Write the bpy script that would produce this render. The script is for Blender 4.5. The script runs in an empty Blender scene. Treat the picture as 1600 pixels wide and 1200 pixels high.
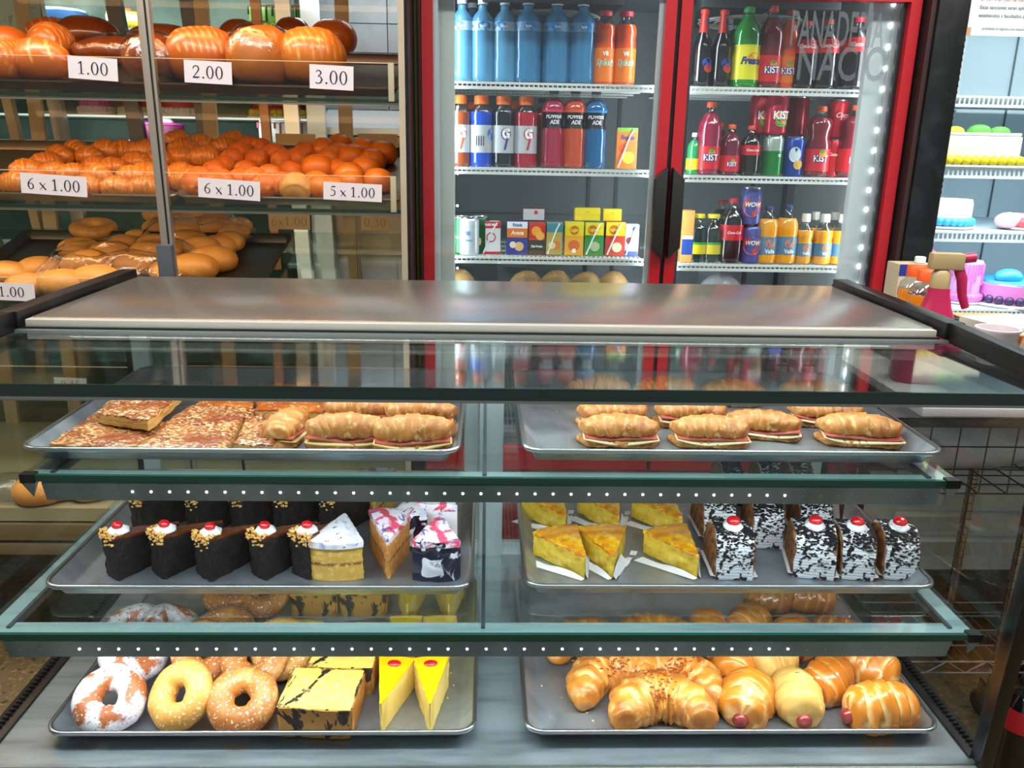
import bpy, bmesh, math, random
from math import sin, cos, pi, radians, sqrt
from mathutils import Vector, Matrix, Euler
from mathutils import noise as MN

C = bpy.context.scene.collection
S = bpy.context.scene

# ------------------------------------------------------------------ camera
F_PX, PITCH, YAW, ROLL, HC = 1300.0, radians(16), radians(1.9), radians(1.1), 1.55
Fw = Vector((sin(YAW) * cos(PITCH), cos(YAW) * cos(PITCH), -sin(PITCH)))
R0 = Vector((cos(YAW), -sin(YAW), 0)); U0 = R0.cross(Fw)
Rt = R0 * cos(ROLL) + U0 * sin(ROLL); Up = U0 * cos(ROLL) - R0 * sin(ROLL)
cam = bpy.data.cameras.new('camera'); camo = bpy.data.objects.new('camera', cam); C.objects.link(camo)
cam.sensor_fit = 'HORIZONTAL'; cam.sensor_width = 36; cam.lens = 36 * F_PX / 1600; cam.clip_start = .01
m = Matrix((Rt, Up, -Fw)).transposed().to_4x4(); m.translation = (0, 0, HC)
camo.matrix_world = m; S.camera = camo
CP = Vector((0, 0, HC))
def ray(x, y): return Fw + Rt * ((x - 800) / F_PX) - Up * ((y - 600) / F_PX)
def PZ(x, y, z):
    d = ray(x, y); return CP + d * ((z - HC) / d.z)
def PY(x, y, Y):
    d = ray(x, y); return CP + d * (Y / d.y)

# ------------------------------------------------------------------ world, lights, exposure
S.view_settings.view_transform = 'Standard'; S.view_settings.look = 'None'
S.view_settings.exposure = 0.0; S.view_settings.gamma = 1; S.view_settings.use_curve_mapping = False
S.cycles.transparent_max_bounces = 32; S.cycles.max_bounces = 8
S.cycles.use_denoising = True
W = bpy.data.worlds.new('world'); S.world = W; W.use_nodes = True
W.node_tree.nodes['Background'].inputs[0].default_value = (.62, .72, .72, 1)
W.node_tree.nodes['Background'].inputs[1].default_value = .62
def area(name, loc, size, power, col=(1, 1, 1), rot=(0, 0, 0)):
    l = bpy.data.lights.new(name, 'AREA'); l.shape = 'RECTANGLE'; l.size = size[0]; l.size_y = size[1]
    l.energy = power; l.color = col
    o = bpy.data.objects.new(name, l); o.location = loc; o.rotation_euler = rot; C.objects.link(o); return o
COOL = (.86, .95, 1); WARM = (1, .56, .24)
area('unseen_ceiling_light', (-.9, 1.0, 2.86), (1.6, .3), 42, (1, .96, .90))
area('unseen_ceiling_light', (-1.9, 1.9, 2.86), (1.2, .3), 30, (1, .94, .84))  # unseen lamp added to brighten the floor at the bread case end
area('unseen_ceiling_light', (2.0, 1.6, 2.86), (1.2, .3), 40, (1, .96, .90))  # unseen lamp added to lift the dark floor by the cart
area('unseen_ceiling_light', (1.1, 1.0, 2.86), (1.6, .3), 42, (1, .96, .90))
# display case led rows (under the steel top and under the front of each shelf)
area('case_led_light', (0, 1.345, 1.262), (1.36, .03), 4.0, COOL, (radians(8), 0, 0))
area('case_led_light', (0, 1.152, 1.055), (1.32, .02), 3.3, COOL, (radians(32), 0, 0))
area('case_led_light', (0, 1.10, .838), (1.38, .02), 3.4, COOL, (radians(32), 0, 0))
# bread case lamps
area('bread_case_light', (-1.05, 2.26, 2.06), (1.6, .06), 6, WARM, (radians(14), 0, 0))
area('bread_case_light', (-1.05, 2.225, 1.640), (1.6, .03), 2.7, (1, .58, .27), (radians(58), 0, 0))
area('bread_case_light', (-1.05, 2.225, 1.370), (1.6, .03), 2.6, (1, .74, .46), (radians(50), 0, 0))
area('bread_case_light', (-1.05, 2.225, 1.095), (1.6, .03), 2.5, (1, .8, .55), (radians(50), 0, 0))
# drinks cooler tubes, cake cooler tubes
for x, ry in ((-.105, -60), (.475, 50), (.545, -50), (1.08, 60)):
    area('cooler_tube_light', (x, 2.49, 1.45), (.03, 1.1), 1.9, (.88, .96, 1), Euler((radians(90), 0, radians(ry)), 'XYZ'))
for z in (2.1, 1.72, 1.52, 1.32, 1.08):
    area('cake_cooler_light', (1.75, 2.42, z - .02), (.95, .03), 2.5, (.84, .95, 1), (radians(15), 0, 0))
area('unseen_display_light', (-1.5, 3.13, 2.05), (1.4, .1), 4.5, (.9, 1, .92), (radians(70), 0, 0))  # unseen lights for the mirrored display, turned away from the camera
area('unseen_display_light', (-.42, 3.0, 2.10), (.4, .05), 3.0, (.92, .97, 1), (radians(35), 0, 0))  # no lamp here; added to brighten the steel plate behind the bread case
area('unseen_display_light', (-1.5, 3.13, 1.60), (1.4, .05), 1.6, (.9, 1, .95), (radians(80), 0, 0))

# ------------------------------------------------------------------ materials
def rgb(h):
    h = h.lstrip('#'); v = [int(h[i:i + 2], 16) / 255 for i in (0, 2, 4)]
    return tuple(((c / 12.92) if c <= .04045 else ((c + .055) / 1.055) ** 2.4) for c in v) + (1,)
MATS = {}
def mat(name, col='#808080', rough=.5, metal=0, noise=(), bump=None, attr=None, emis=None, coat=0, aniso=None, sss=0, alpha=1, spec=.5, trans=0, wave=None):
    if name in MATS: return MATS[name]
    M = bpy.data.materials.new(name); M.use_nodes = True; nt = M.node_tree; N = nt.nodes; L = nt.links
    b = N['Principled BSDF']
    b.inputs['Roughness'].default_value = rough; b.inputs['Metallic'].default_value = metal
    b.inputs['Coat Weight'].default_value = coat; b.inputs['Coat Roughness'].default_value = .12
    b.inputs['Specular IOR Level'].default_value = spec; b.inputs['Alpha'].default_value = alpha
    b.inputs['Transmission Weight'].default_value = trans
    if sss: b.inputs['Subsurface Weight'].default_value = sss; b.inputs['Subsurface Radius'].default_value = (.01, .006, .003)
    tc = N.new('ShaderNodeTexCoord')
    c = rgb(col); b.inputs['Base Color'].default_value = c
    cur = None
    def mixc(fac, colb):
        nonlocal cur
        mx = N.new('ShaderNodeMix'); mx.data_type = 'RGBA'
        if cur is None: mx.inputs[6].default_value = c
        else: L.new(cur, mx.inputs[6])
        mx.inputs[7].default_value = rgb(colb); L.new(fac, mx.inputs[0]); cur = mx.outputs[2]
    def tex(scale, stretch=(1, 1, 1), det=4, dist=0):
        mp = N.new('ShaderNodeMapping'); mp.inputs['Scale'].default_value = stretch; L.new(tc.outputs['Object'], mp.inputs[0])
        n = N.new('ShaderNodeTexNoise'); n.inputs['Scale'].default_value = scale; n.inputs['Detail'].default_value = det
        n.inputs['Distortion'].default_value = dist
        L.new(mp.outputs[0], n.inputs['Vector']); return n.outputs['Fac']
    if wave:   # (scale, colour, lo, hi, distortion, direction)
        mp = N.new('ShaderNodeMapping'); L.new(tc.outputs['Object'], mp.inputs[0])
        w = N.new('ShaderNodeTexWave'); w.wave_type = wave[5] if wave[5] == 'RINGS' else 'BANDS'
        if wave[5] != 'RINGS': w.bands_direction = wave[5]
        else: w.rings_direction = 'X'
        w.inputs['Scale'].default_value = wave[0]; w.inputs['Distortion'].default_value = wave[4]; w.inputs['Detail Scale'].default_value = 1.5
        L.new(mp.outputs[0], w.inputs['Vector'])
        mr = N.new('ShaderNodeMapRange'); mr.inputs[1].default_value = wave[2]; mr.inputs[2].default_value = wave[3]
        L.new(w.outputs['Fac'], mr.inputs[0]); mixc(mr.outputs[0], wave[1])
    if attr:
        a = N.new('ShaderNodeAttribute'); a.attribute_name = 'c'; mixc(a.outputs['Fac'], attr)
    for nz in noise:   # (scale, colour, lo, hi[, stretch[, distortion]])
        f = tex(nz[0], nz[4] if len(nz) > 4 else (1, 1, 1), 5, nz[5] if len(nz) > 5 else 0)
        mr = N.new('ShaderNodeMapRange'); mr.inputs[1].default_value = nz[2]; mr.inputs[2].default_value = nz[3]
        L.new(f, mr.inputs[0]); mixc(mr.outputs[0], nz[1])
    if cur is not None: L.new(cur, b.inputs['Base Color'])
    if bump:
        bp = N.new('ShaderNodeBump'); bp.inputs['Strength'].default_value = bump[1]; bp.inputs['Distance'].default_value = bump[2] if len(bump) > 2 else .002
        L.new(tex(bump[0], bump[3] if len(bump) > 3 else (1, 1, 1), 6), bp.inputs['Height']); L.new(bp.outputs[0], b.inputs['Normal'])
    if aniso:
        b.inputs['Anisotropic'].default_value = aniso[0]
        cx = N.new('ShaderNodeCombineXYZ'); cx.inputs[0].default_value, cx.inputs[1].default_value, cx.inputs[2].default_value = aniso[1]
        L.new(cx.outputs[0], b.inputs['Tangent'])
    if emis:
        b.inputs['Emission Color'].default_value = rgb(emis[0]); b.inputs['Emission Strength'].default_value = emis[1]
    MATS[name] = M; return M
def glassmat(name, tint=(1, 1, 1), refl=.04, rough=0.0, maxr=1.0, film=None):
    if name in MATS: return MATS[name]
    M = bpy.data.materials.new(name); M.use_nodes = True; nt = M.node_tree; N = nt.nodes; L = nt.links
    N.remove(N['Principled BSDF']); out = N['Material Output']
    t = N.new('ShaderNodeBsdfTransparent'); t.inputs[0].default_value = tint + (1,)
    g = N.new('ShaderNodeBsdfGlossy'); g.inputs['Roughness'].default_value = rough
    lw = N.new('ShaderNodeLayerWeight'); lw.inputs[0].default_value = .5
    pw = N.new('ShaderNodeMath'); pw.operation = 'POWER'; pw.inputs[1].default_value = 5; L.new(lw.outputs['Facing'], pw.inputs[0])
    ma = N.new('ShaderNodeMath'); ma.operation = 'MULTIPLY_ADD'; ma.inputs[1].default_value = maxr - refl; ma.inputs[2].default_value = refl
    L.new(pw.outputs[0], ma.inputs[0])
    mx = N.new('ShaderNodeMixShader'); L.new(ma.outputs[0], mx.inputs[0]); L.new(t.outputs[0], mx.inputs[1]); L.new(g.outputs[0], mx.inputs[2])
    if film:
        tc = N.new('ShaderNodeTexCoord'); n = N.new('ShaderNodeTexNoise'); n.inputs['Scale'].default_value = film[0]; n.inputs['Detail'].default_value = 5
        n.inputs['Distortion'].default_value = 1.5
        L.new(tc.outputs['Object'], n.inputs['Vector']); bp = N.new('ShaderNodeBump'); bp.inputs['Strength'].default_value = film[1]; bp.inputs['Distance'].default_value = .01
        L.new(n.outputs['Fac'], bp.inputs['Height']); L.new(bp.outputs[0], g.inputs['Normal'])
    L.new(mx.outputs[0], out.inputs[0]); MATS[name] = M; return M

STEEL = mat('brushed_steel', '#cfccc8', .24, .90, aniso=(.8, (1, 0, 0)), bump=(60, .12, .0006, (.4, 14, 14)))
STEEL2 = mat('case_base_steel', '#a9b4ba', .3, .75, noise=((7, '#8d979d', .45, .7, (1, 6, 1)),), bump=(50, .15, .0006, (.5, 12, 10)))
BRIGHT = mat('bright_steel_edge', '#d8d5cc', .25, .45)
MIRROR = mat('polished_strip', '#7e95a4', .20, .45, noise=((7, '#5f7784', .4, .6, (1, .2, .2)),), bump=(9, .15, .002, (1, 4, 4)))
ALU = mat('aluminium', '#c6cacb', .35, 1)
ALUW = mat('white_aluminium', '#c9d3d6', .4, .3)
BLACK = mat('black_frame', '#0b0d10', .3, 0, noise=((20, '#1b1d20', .5, .7),))
PAN = mat('sheet_pan_aluminium', '#a3abb2', .40, .7, noise=((9, '#868e95', .42, .65, (1, 1, 1), 1.0),), bump=(40, .12, .001))
PANR = mat('pan_rim', '#b4b9bc', .28, 1)
GLASS = glassmat('clear_glass', (.965, .985, .975), .035)
GLASSF = glassmat('front_glass', (.985, .995, .99), .012, 0, .6)
GLASSD = glassmat('door_glass', (.93, .96, .97), .05)
GLASST = glassmat('top_glass', (.88, .95, .93), .17, .05)
GSHELF = glassmat('shelf_glass', (.90, .96, .95), .09, .03)
GEDGE = mat('glass_edge_green', '#0c2b24', .12, 0)
FILM = glassmat('plastic_film', (.93, .93, .93), .10, .12, 1, (14, 1.0))
FILMW = mat('milky_plastic_film', '#b9bcc0', .28, alpha=.72, bump=(12, .9, .01), coat=.4)
RED = mat('cooler_red', '#a50f1c', .32, 0, coat=.4)
REDD = mat('cooler_red_lower', '#8a1420', .35)
WHITE = mat('white_enamel', '#d9e0e0', .35)
LINER = mat('cooler_liner', '#6f787c', .5)
LINER2 = mat('white_liner', '#b9cdd6', .35, bump=(3, .1, .003))
WIRE = mat('white_wire', '#dfe6e2', .4)
CHROME = mat('chrome_wire', '#9c9c9c', .2, 1)
TAN = mat('tan_wood', '#a98d68', .5, noise=((10, '#8f7350', .4, .7, (1, 1, .1)),))
DBROWN = mat('dark_brown_metal', '#33211f', .3, .6)
STONE = mat('terrazzo', '#75603f', .35, noise=((60, '#9a835c', .52, .66), (38, '#4a3a26', .58, .66), (90, '#2e2417', .66, .7)))
WALLM = mat('painted_wall', '#8f9b95', .7, bump=(40, .1))
LABELW = mat('price_card', '#d3c9cd', .6)
INK = mat('black_ink', '#121214', .5)
LEDM = mat('led_emitter', '#ffffff', .4, emis=('#f4fbff', 9))
LEDW = mat('led_warm', '#ffffff', .4, emis=('#ffd9a0', 5))

# ------------------------------------------------------------------ mesh helpers
class G:
    def __init__(s): s.v = []; s.f = []; s.c = []
    def add(s, vs, fs, cs=None):
        o = len(s.v); s.v += [tuple(p) for p in vs]; s.f += [tuple(i + o for i in f) for f in fs]
        s.c += list(cs) if cs else [0.0] * len(vs); return s
    def box(s, lo, hi):
        x0, y0, z0 = lo; x1, y1, z1 = hi
        return s.add([(x0, y0, z0), (x1, y0, z0), (x1, y1, z0), (x0, y1, z0), (x0, y0, z1), (x1, y0, z1), (x1, y1, z1), (x0, y1, z1)],
                     [(0, 3, 2, 1), (4, 5, 6, 7), (0, 1, 5, 4), (1, 2, 6, 5), (2, 3, 7, 6), (3, 0, 4, 7)])
    def cbox(s, c, d): return s.box([c[i] - d[i] / 2 for i in range(3)], [c[i] + d[i] / 2 for i in range(3)])
    def bar(s, a, b, w, d=None):
        a = Vector(a); b = Vector(b); d = d or w; t = (b - a).normalized()
        u = t.cross(Vector((0, 1, 0)));
        if u.length < .1: u = t.cross(Vector((1, 0, 0)))
        u.normalize(); n = t.cross(u)
        vs = [p + u * sx * w / 2 + n * sy * d / 2 for p in (a, b) for sx, sy in ((-1, -1), (1, -1), (1, 1), (-1, 1))]
        return s.add(vs, [(3, 2, 1, 0), (4, 5, 6, 7), (0, 1, 5, 4), (1, 2, 6, 5), (2, 3, 7, 6), (3, 0, 4, 7)])
    def tube(s, pts, r, n=8, cap=True):
        pts = [Vector(p) for p in pts]; rs = r if isinstance(r, (list, tuple)) else [r] * len(pts)
        vs = []; fs = []; u = None
        for i, p in enumerate(pts):
            t = (pts[min(i + 1, len(pts) - 1)] - pts[max(i - 1, 0)]).normalized()
            if u is None:
                u = t.cross(Vector((0, 0, 1)))
                if u.length < .1: u = t.cross(Vector((1, 0, 0)))
            u = (u - t * u.dot(t)).normalized(); w = t.cross(u)
            for k in range(n):
                a = 2 * pi * k / n; vs.append(p + u * cos(a) * rs[i] + w * sin(a) * rs[i])
        for i in range(len(pts) - 1):
            for k in range(n): fs.append((i * n + k, i * n + (k + 1) % n, (i + 1) * n + (k + 1) % n, (i + 1) * n + k))
        if cap: fs += [tuple(range(n))[::-1], tuple((len(pts) - 1) * n + k for k in range(n))]
        return s.add(vs, fs)
    def lathe(s, prof, n=24, c=(0, 0, 0), fn=None, cap=True):
        vs = []; fs = []; cs = []
        for j, (r, z) in enumerate(prof):
            for k in range(n):
                a = 2 * pi * k / n; rr = r * (fn(a, z) if fn else 1)
                vs.append((c[0] + rr * cos(a), c[1] + rr * sin(a), c[2] + z))
        for j in range(len(prof) - 1):
            for k in range(n): fs.append((j * n + k, j * n + (k + 1) % n, (j + 1) * n + (k + 1) % n, (j + 1) * n + k))
        if cap:
            if prof[0][0] > 1e-5: fs.append(tuple(range(n))[::-1])
            if prof[-1][0] > 1e-5: fs.append(tuple((len(prof) - 1) * n + k for k in range(n)))
        return s.add(vs, fs)
    def ball(s, c, r, n=10, sz=(1, 1, 1)):
        pr = [(max(1e-5, sin(pi * i / n)), -cos(pi * i / n)) for i in range(n + 1)]
        vs = []; fs = []; m_ = n + 4
        for (a, z) in pr:
            for k in range(m_):
                t = 2 * pi * k / m_; vs.append((c[0] + r * sz[0] * a * cos(t), c[1] + r * sz[1] * a * sin(t), c[2] + r * sz[2] * z))
        for j in range(n):
            for k in range(m_): fs.append((j * m_ + k, j * m_ + (k + 1) % m_, (j + 1) * m_ + (k + 1) % m_, (j + 1) * m_ + k))
        return s.add(vs, fs)
    def surf(s, nu, nv, fn, wrap=False):
        vs = []; cs = []; fs = []
        for i in range(nu + 1):
            for j in range(nv if wrap else nv + 1):
                q = fn(i / nu, j / nv); vs.append(q[:3]); cs.append(q[3] if len(q) > 3 else 0)
        m_ = nv if wrap else nv + 1
        for i in range(nu):
            for j in range(nv):
                k = (j + 1) % m_ if wrap else j + 1
                fs.append((i * m_ + j, i * m_ + k, (i + 1) * m_ + k, (i + 1) * m_ + j))
        return s.add(vs, fs, cs)
    def solid(s, nu, nv, nw, fn, skip=()):
        """the surface of the unit cube pushed through fn(u,v,w)"""
        idx = {}; vs = []; cs = []; fs = []
        def vid(i, j, k):
            key = (i, j, k)
            if key not in idx:
                q = fn(i / nu, j / nv, k / nw); idx[key] = len(vs); vs.append(q[:3]); cs.append(q[3] if len(q) > 3 else 0)
            return idx[key]
        for i in range(nu):
            for j in range(nv):
                if 'top' not in skip: fs.append((vid(i, j, nw), vid(i + 1, j, nw), vid(i + 1, j + 1, nw), vid(i, j + 1, nw)))
                if 'bot' not in skip: fs.append((vid(i, j, 0), vid(i, j + 1, 0), vid(i + 1, j + 1, 0), vid(i + 1, j, 0)))
        for i in range(nu):
            for k in range(nw):
                fs.append((vid(i, 0, k), vid(i + 1, 0, k), vid(i + 1, 0, k + 1), vid(i, 0, k + 1)))
                fs.append((vid(i, nv, k), vid(i, nv, k + 1), vid(i + 1, nv, k + 1), vid(i + 1, nv, k)))
        for j in range(nv):
            for k in range(nw):
                fs.append((vid(0, j, k), vid(0, j, k + 1), vid(0, j + 1, k + 1), vid(0, j + 1, k)))
                fs.append((vid(nu, j, k), vid(nu, j + 1, k), vid(nu, j + 1, k + 1), vid(nu, j, k + 1)))
        return s.add(vs, fs, cs)
    def mesh(s, name='m', ang=40, smooth=True, bev=0):
        me = bpy.data.meshes.new(name); me.from_pydata(s.v, [], s.f); me.validate()
        if any(s.c) and len(me.vertices) == len(s.c):
            at = me.attributes.new('c', 'FLOAT', 'POINT'); at.data.foreach_set('value', [float(x) for x in s.c])
        if bev:
            bm = bmesh.new(); bm.from_mesh(me)
            bmesh.ops.bevel(bm, geom=bm.edges[:] , offset=bev, segments=2, affect='EDGES', profile=.6); bm.to_mesh(me); bm.free()
        if smooth:
            me.shade_smooth(); me.set_sharp_from_angle(angle=radians(ang))
        me.update(); return me
def N3(p, f=1.0, seed=0): return MN.noise(Vector((p[0] * f + seed * 7.1, p[1] * f + seed * 3.3, p[2] * f - seed * 5.7)))
def mbox(lo, hi, bev=0): return G().box(lo, hi).mesh(bev=bev, ang=30)
CACHE = {}
def cached(key, fn):
    if key not in CACHE: CACHE[key] = fn()
    return CACHE[key]

def put(name, me, ma, parent=None, loc=(0, 0, 0), rot=(0, 0, 0), sc=(1, 1, 1)):
    o = bpy.data.objects.new(name, me); C.objects.link(o)
    if not len(me.materials): me.materials.append(None)
    o.material_slots[0].link = 'OBJECT'; o.material_slots[0].material = ma
    o.location = loc; o.rotation_euler = rot; o.scale = sc if isinstance(sc, (tuple, list)) else (sc,) * 3
    if parent: o.parent = parent
    return o
def tag(o, label=None, cat=None, group=None, kind=None):
    if label: o['label'] = label
    if cat: o['category'] = cat
    if group: o['group'] = group
    if kind: o['kind'] = kind
    return o
def T(name, label, cat, loc=(0, 0, 0), rz=0, group=None, rot=None, sc=1, kind=None):
    o = bpy.data.objects.new(name, None); C.objects.link(o); o.empty_display_size = .05
    o.location = loc; o.rotation_euler = rot if rot else (0, 0, rz); o.scale = (sc,) * 3 if not isinstance(sc, (tuple, list)) else sc
    return tag(o, label, cat, group, kind)
def struct(name, me, ma, label=None): return tag(put(name, me, ma), label, None, None, 'structure')

# text
def text_me(s, size, off=0, shear=0, sx=1.0, align='CENTER'):
    key = ('t', s, round(size, 5), off, shear, sx, align)
    if key in CACHE: return CACHE[key]
    cu = bpy.data.curves.new('lettering', 'FONT'); cu.body = s; cu.size = size; cu.align_x = align; cu.align_y = 'CENTER'
    cu.offset = off * size; cu.shear = shear; cu.resolution_u = 3
    o = bpy.data.objects.new('tmp', cu); me = bpy.data.meshes.new_from_object(o); bpy.data.objects.remove(o)
    for v in me.vertices: v.co = Vector((v.co.x * sx, 0, v.co.y))
    CACHE[key] = me; return me
def bent(me, R, z, ang=0, eps=.0007):
    key = ('b', me.name, round(R, 5), round(z, 5), round(ang, 3))
    if key in CACHE: return CACHE[key]
    me = me.copy()
    for v in me.vertices:
        a = v.co.x / R + ang; v.co = Vector(((R + eps) * sin(a), -(R + eps) * cos(a), v.co.z + z))
    CACHE[key] = me; return me
# serif digits for the printed price cards
def strip(g, pts, w, y=0):
    n = len(pts); ws = w if isinstance(w, (list, tuple)) else [w] * n; vs = []
    for i, p in enumerate(pts):
        a = pts[max(0, i - 1)]; b = pts[min(n - 1, i + 1)]; dx, dz = b[0] - a[0], b[1] - a[1]; l = sqrt(dx * dx + dz * dz) or 1
        vs += [(p[0] - dz / l * ws[i] / 2, y, p[1] + dx / l * ws[i] / 2), (p[0] + dz / l * ws[i] / 2, y, p[1] - dx / l * ws[i] / 2)]
    g.add(vs, [(2 * i, 2 * i + 1, 2 * i + 3, 2 * i + 2) for i in range(n - 1)])
def digits(s, h):
    g = G(); x = 0
    def ln(pts, w): strip(g, [((x + a) * h, b * h) for a, b in pts], [k * h for k in w] if isinstance(w, (list, tuple)) else w * h)
    for ch in s:
        if ch == '0':
            n = 24; vs = []
            for k in range(n):
                a = 2 * pi * k / n; vs += [((x + .25 + .21 * cos(a)) * h, 0, (.34 + .35 * sin(a)) * h), ((x + .25 + .125 * cos(a)) * h, 0, (.34 + .315 * sin(a)) * h)]
            g.add(vs, [(2 * k, 2 * k + 1, (2 * k + 3) % (2 * n), (2 * k + 2) % (2 * n)) for k in range(n)]); x += .52
        elif ch == '1': ln([(.25, 0), (.25, .68)], .08); ln([(.1, .015), (.4, .015)], .03); ln([(.1, .56), (.25, .66)], .05); x += .5
        elif ch == '2': ln([(.06, .5), (.1, .62), (.22, .67), (.34, .62), (.38, .5), (.32, .36), (.06, .04)], [.04, .05, .05, .07, .08, .06, .03]); ln([(.04, .04), (.3, .04), (.44, .08)], [.08, .08, .02]); x += .5
        elif ch == '3': ln([(.07, .56), (.14, .65), (.25, .66), (.34, .58), (.32, .47), (.18, .38)], [.03, .04, .05, .08, .06, .03]); ln([(.18, .38), (.34, .33), (.39, .19), (.32, .05), (.18, 0), (.05, .05)], [.03, .05, .09, .07, .04, .06]); x += .5
        elif ch == '4': ln([(.33, 0), (.33, .68)], .08); ln([(.33, .66), (.03, .2)], .03); ln([(.02, .2), (.46, .2)], .05); x += .52
        elif ch == '5': ln([(.4, .65), (.15, .65)], .07); ln([(.15, .65), (.1, .4), (.25, .42), (.37, .32), (.36, .12), (.2, .01), (.05, .05)], [.03, .03, .05, .08, .07, .04, .06]); x += .5
        elif ch == '6': ln([(.4, .67), (.22, .56), (.1, .36), (.09, .18), (.16, .04), (.27, .01), (.38, .1), (.38, .26), (.28, .37), (.13, .33)], [.03, .05, .08, .08, .05, .04, .07, .07, .04, .03]); x += .52
        elif ch == 'x': ln([(.05, .42), (.4, 0)], .08); ln([(.38, .42), (.05, 0)], .03); x += .48
        elif ch == '.': ln([(.08, .04), (.17, .04)], .09); x += .26
        else: x += .22
    w = x * h
    g.v = [(a - w / 2, b, c - .34 * h) for a, b, c in g.v]
    return g.mesh(smooth=False)

# ------------------------------------------------------------------ room
struct('floor', mbox((-3.2, -1.5, -.05), (3.6, 4.6, 0)), STONE)
struct('wall_back', mbox((-3.2, 4.5, 0), (3.6, 4.6, 2.95)), WALLM)
struct('wall_left', mbox((-3.3, -1.5, 0), (-3.2, 4.6, 2.95)), WALLM)
struct('wall_right', mbox((3.6, -1.5, 0), (3.7, 4.6, 2.95)), WALLM)
struct('ceiling', mbox((-3.2, -1.5, 2.95), (3.6, 4.6, 3.0)), mat('ceiling_paint', '#cfd0cc', .8))
for x, y in ((-.9, 1.0), (1.1, 1.0), (-1.9, 1.9), (2.0, 1.6)):  # last two fixtures belong to the lamps added to brighten the floor
    t = T('unseen_ceiling_lamp', 'unseen long white tube lamp under the ceiling', 'lamp', (x, y, 2.88), group='unseen tube lamps under the ceiling')
    put('housing', mbox((-.85, -.17, 0.015), (.85, .17, .0695)), WHITE, t)
    put('diffuser', mbox((-.82, -.15, 0), (.82, .15, .014)), mat('unseen_lamp_diffuser', '#ffffff', .5, emis=('#fff5e0', 2.5)), t)

# ------------------------------------------------------------------ display case
ZT, Z1, Z2, ZB = 1.275, 1.083, .868, .662
case = T('display_case', 'glass pastry display case with black frame and brushed steel top', 'display case', (0, 1.38, 0))
def cp(name, me, ma, parent=case, **k):
    o = put(name, me, ma, parent, **k)
    if parent is case: o.location = Vector(o.location) - Vector((0, 1.38, 0))
    return o
XL, XR = -.722, .735
cp('steel_top', mbox((XL, 1.318, ZT - .012), (XR, 1.742, ZT), .002), STEEL)
cp('steel_lip', mbox((XL, 1.300, ZT - .016), (XR - .004, 1.3175, ZT - .0005), .002), BRIGHT)
cp('lip_gasket', mbox((XL, 1.296, ZT - .024), (XR, 1.300, ZT - .012)), BLACK)
cp('gasket_trim', mbox((XL - .01, 1.286, ZT - .020), (XR + .01, 1.2955, ZT - .0145)), ALU)
cp('top_glass', mbox((-.78, .991, ZT - .026), (.79, 1.300, ZT - .0165)), GLASST)
cp('top_glass_edge', mbox((-.78, .9865, ZT - .030), (.79, .9908, ZT - .0145)), GEDGE)
cp('front_glass_rim', mbox((-.745, .994, ZT - .036), (.755, 1.0, ZT - .0315)), mat('clear_rim', '#8d8f88', .2, .5))
# front pane leans: bottom stands a little further in
g = G(); yb = 1.045
g.add([(-.74, .994, ZT - .036), (.75, .994, ZT - .036), (.75, yb - .006, ZB - .03), (-.74, yb - .006, ZB - .03)], [(0, 3, 2, 1)])
cp('front_glass', g.mesh(), GLASSF)
for sx, x in ((-1, -.748), (1, .760)):
    g = G()
    g.add([(x, 1.0, ZT - .02), (x, 1.742, ZT - .02), (x, 1.742, ZB), (x, yb, ZB)], [(0, 1, 2, 3)])
    cp('side_glass', g.mesh(), GLASS)
    g = G(); g.box((x - .016, 1.30, ZT - .016), (x + .016, 1.76, ZT + .012))
    g.bar((x, .985, ZT - .012), (x, 1.30, ZT - .004), .032, .022)
    cp('top_rail', g.mesh(bev=.002), BLACK)
    g = G().bar((x, .999, ZT - .02), (x, yb - .003, ZB - .06), .022, .026)
    cp('front_post', g.mesh(bev=.002), BLACK)
    g = G().bar((x, 1.75, ZT), (x, 1.75, .0), .03, .03); cp('rear_post', g.mesh(), BLACK)
    cp('bottom_rail', mbox((x - .016, yb, ZB - .03), (x + .016, 1.74, ZB + .004), .002), BLACK)
    # saw-toothed rubber strip along the bottom rail
    g = G()
    for k in range(70): g.box((x + sx * .002 - .004, yb + .01 + k * .0098, ZB + .004), (x + sx * .002 + .004, yb + .015 + k * .0098, ZB + .009))
    cp('toothed_gasket', g.mesh(smooth=False), BLACK)
cp('base_deck', mbox((-.745, 1.035, ZB - .02), (.757, 1.745, ZB)), STEEL2)
cp('front_sill', mbox((-.745, 1.012, ZB - .022), (.757, 1.036, ZB - .004), .002), BRIGHT)
cp('lower_body', mbox((-.745, 1.03, .12), (.757, 1.74, ZB - .022)), mat('case_body_steel', '#4a5258', .35, .8))
for x in (-.69, .70):
    for y in (1.09, 1.69): cp('foot', G().lathe([(.02, 0), (.02, .115), (.03, .12)], 12, (x, y, 0)).mesh(), BLACK)
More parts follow.
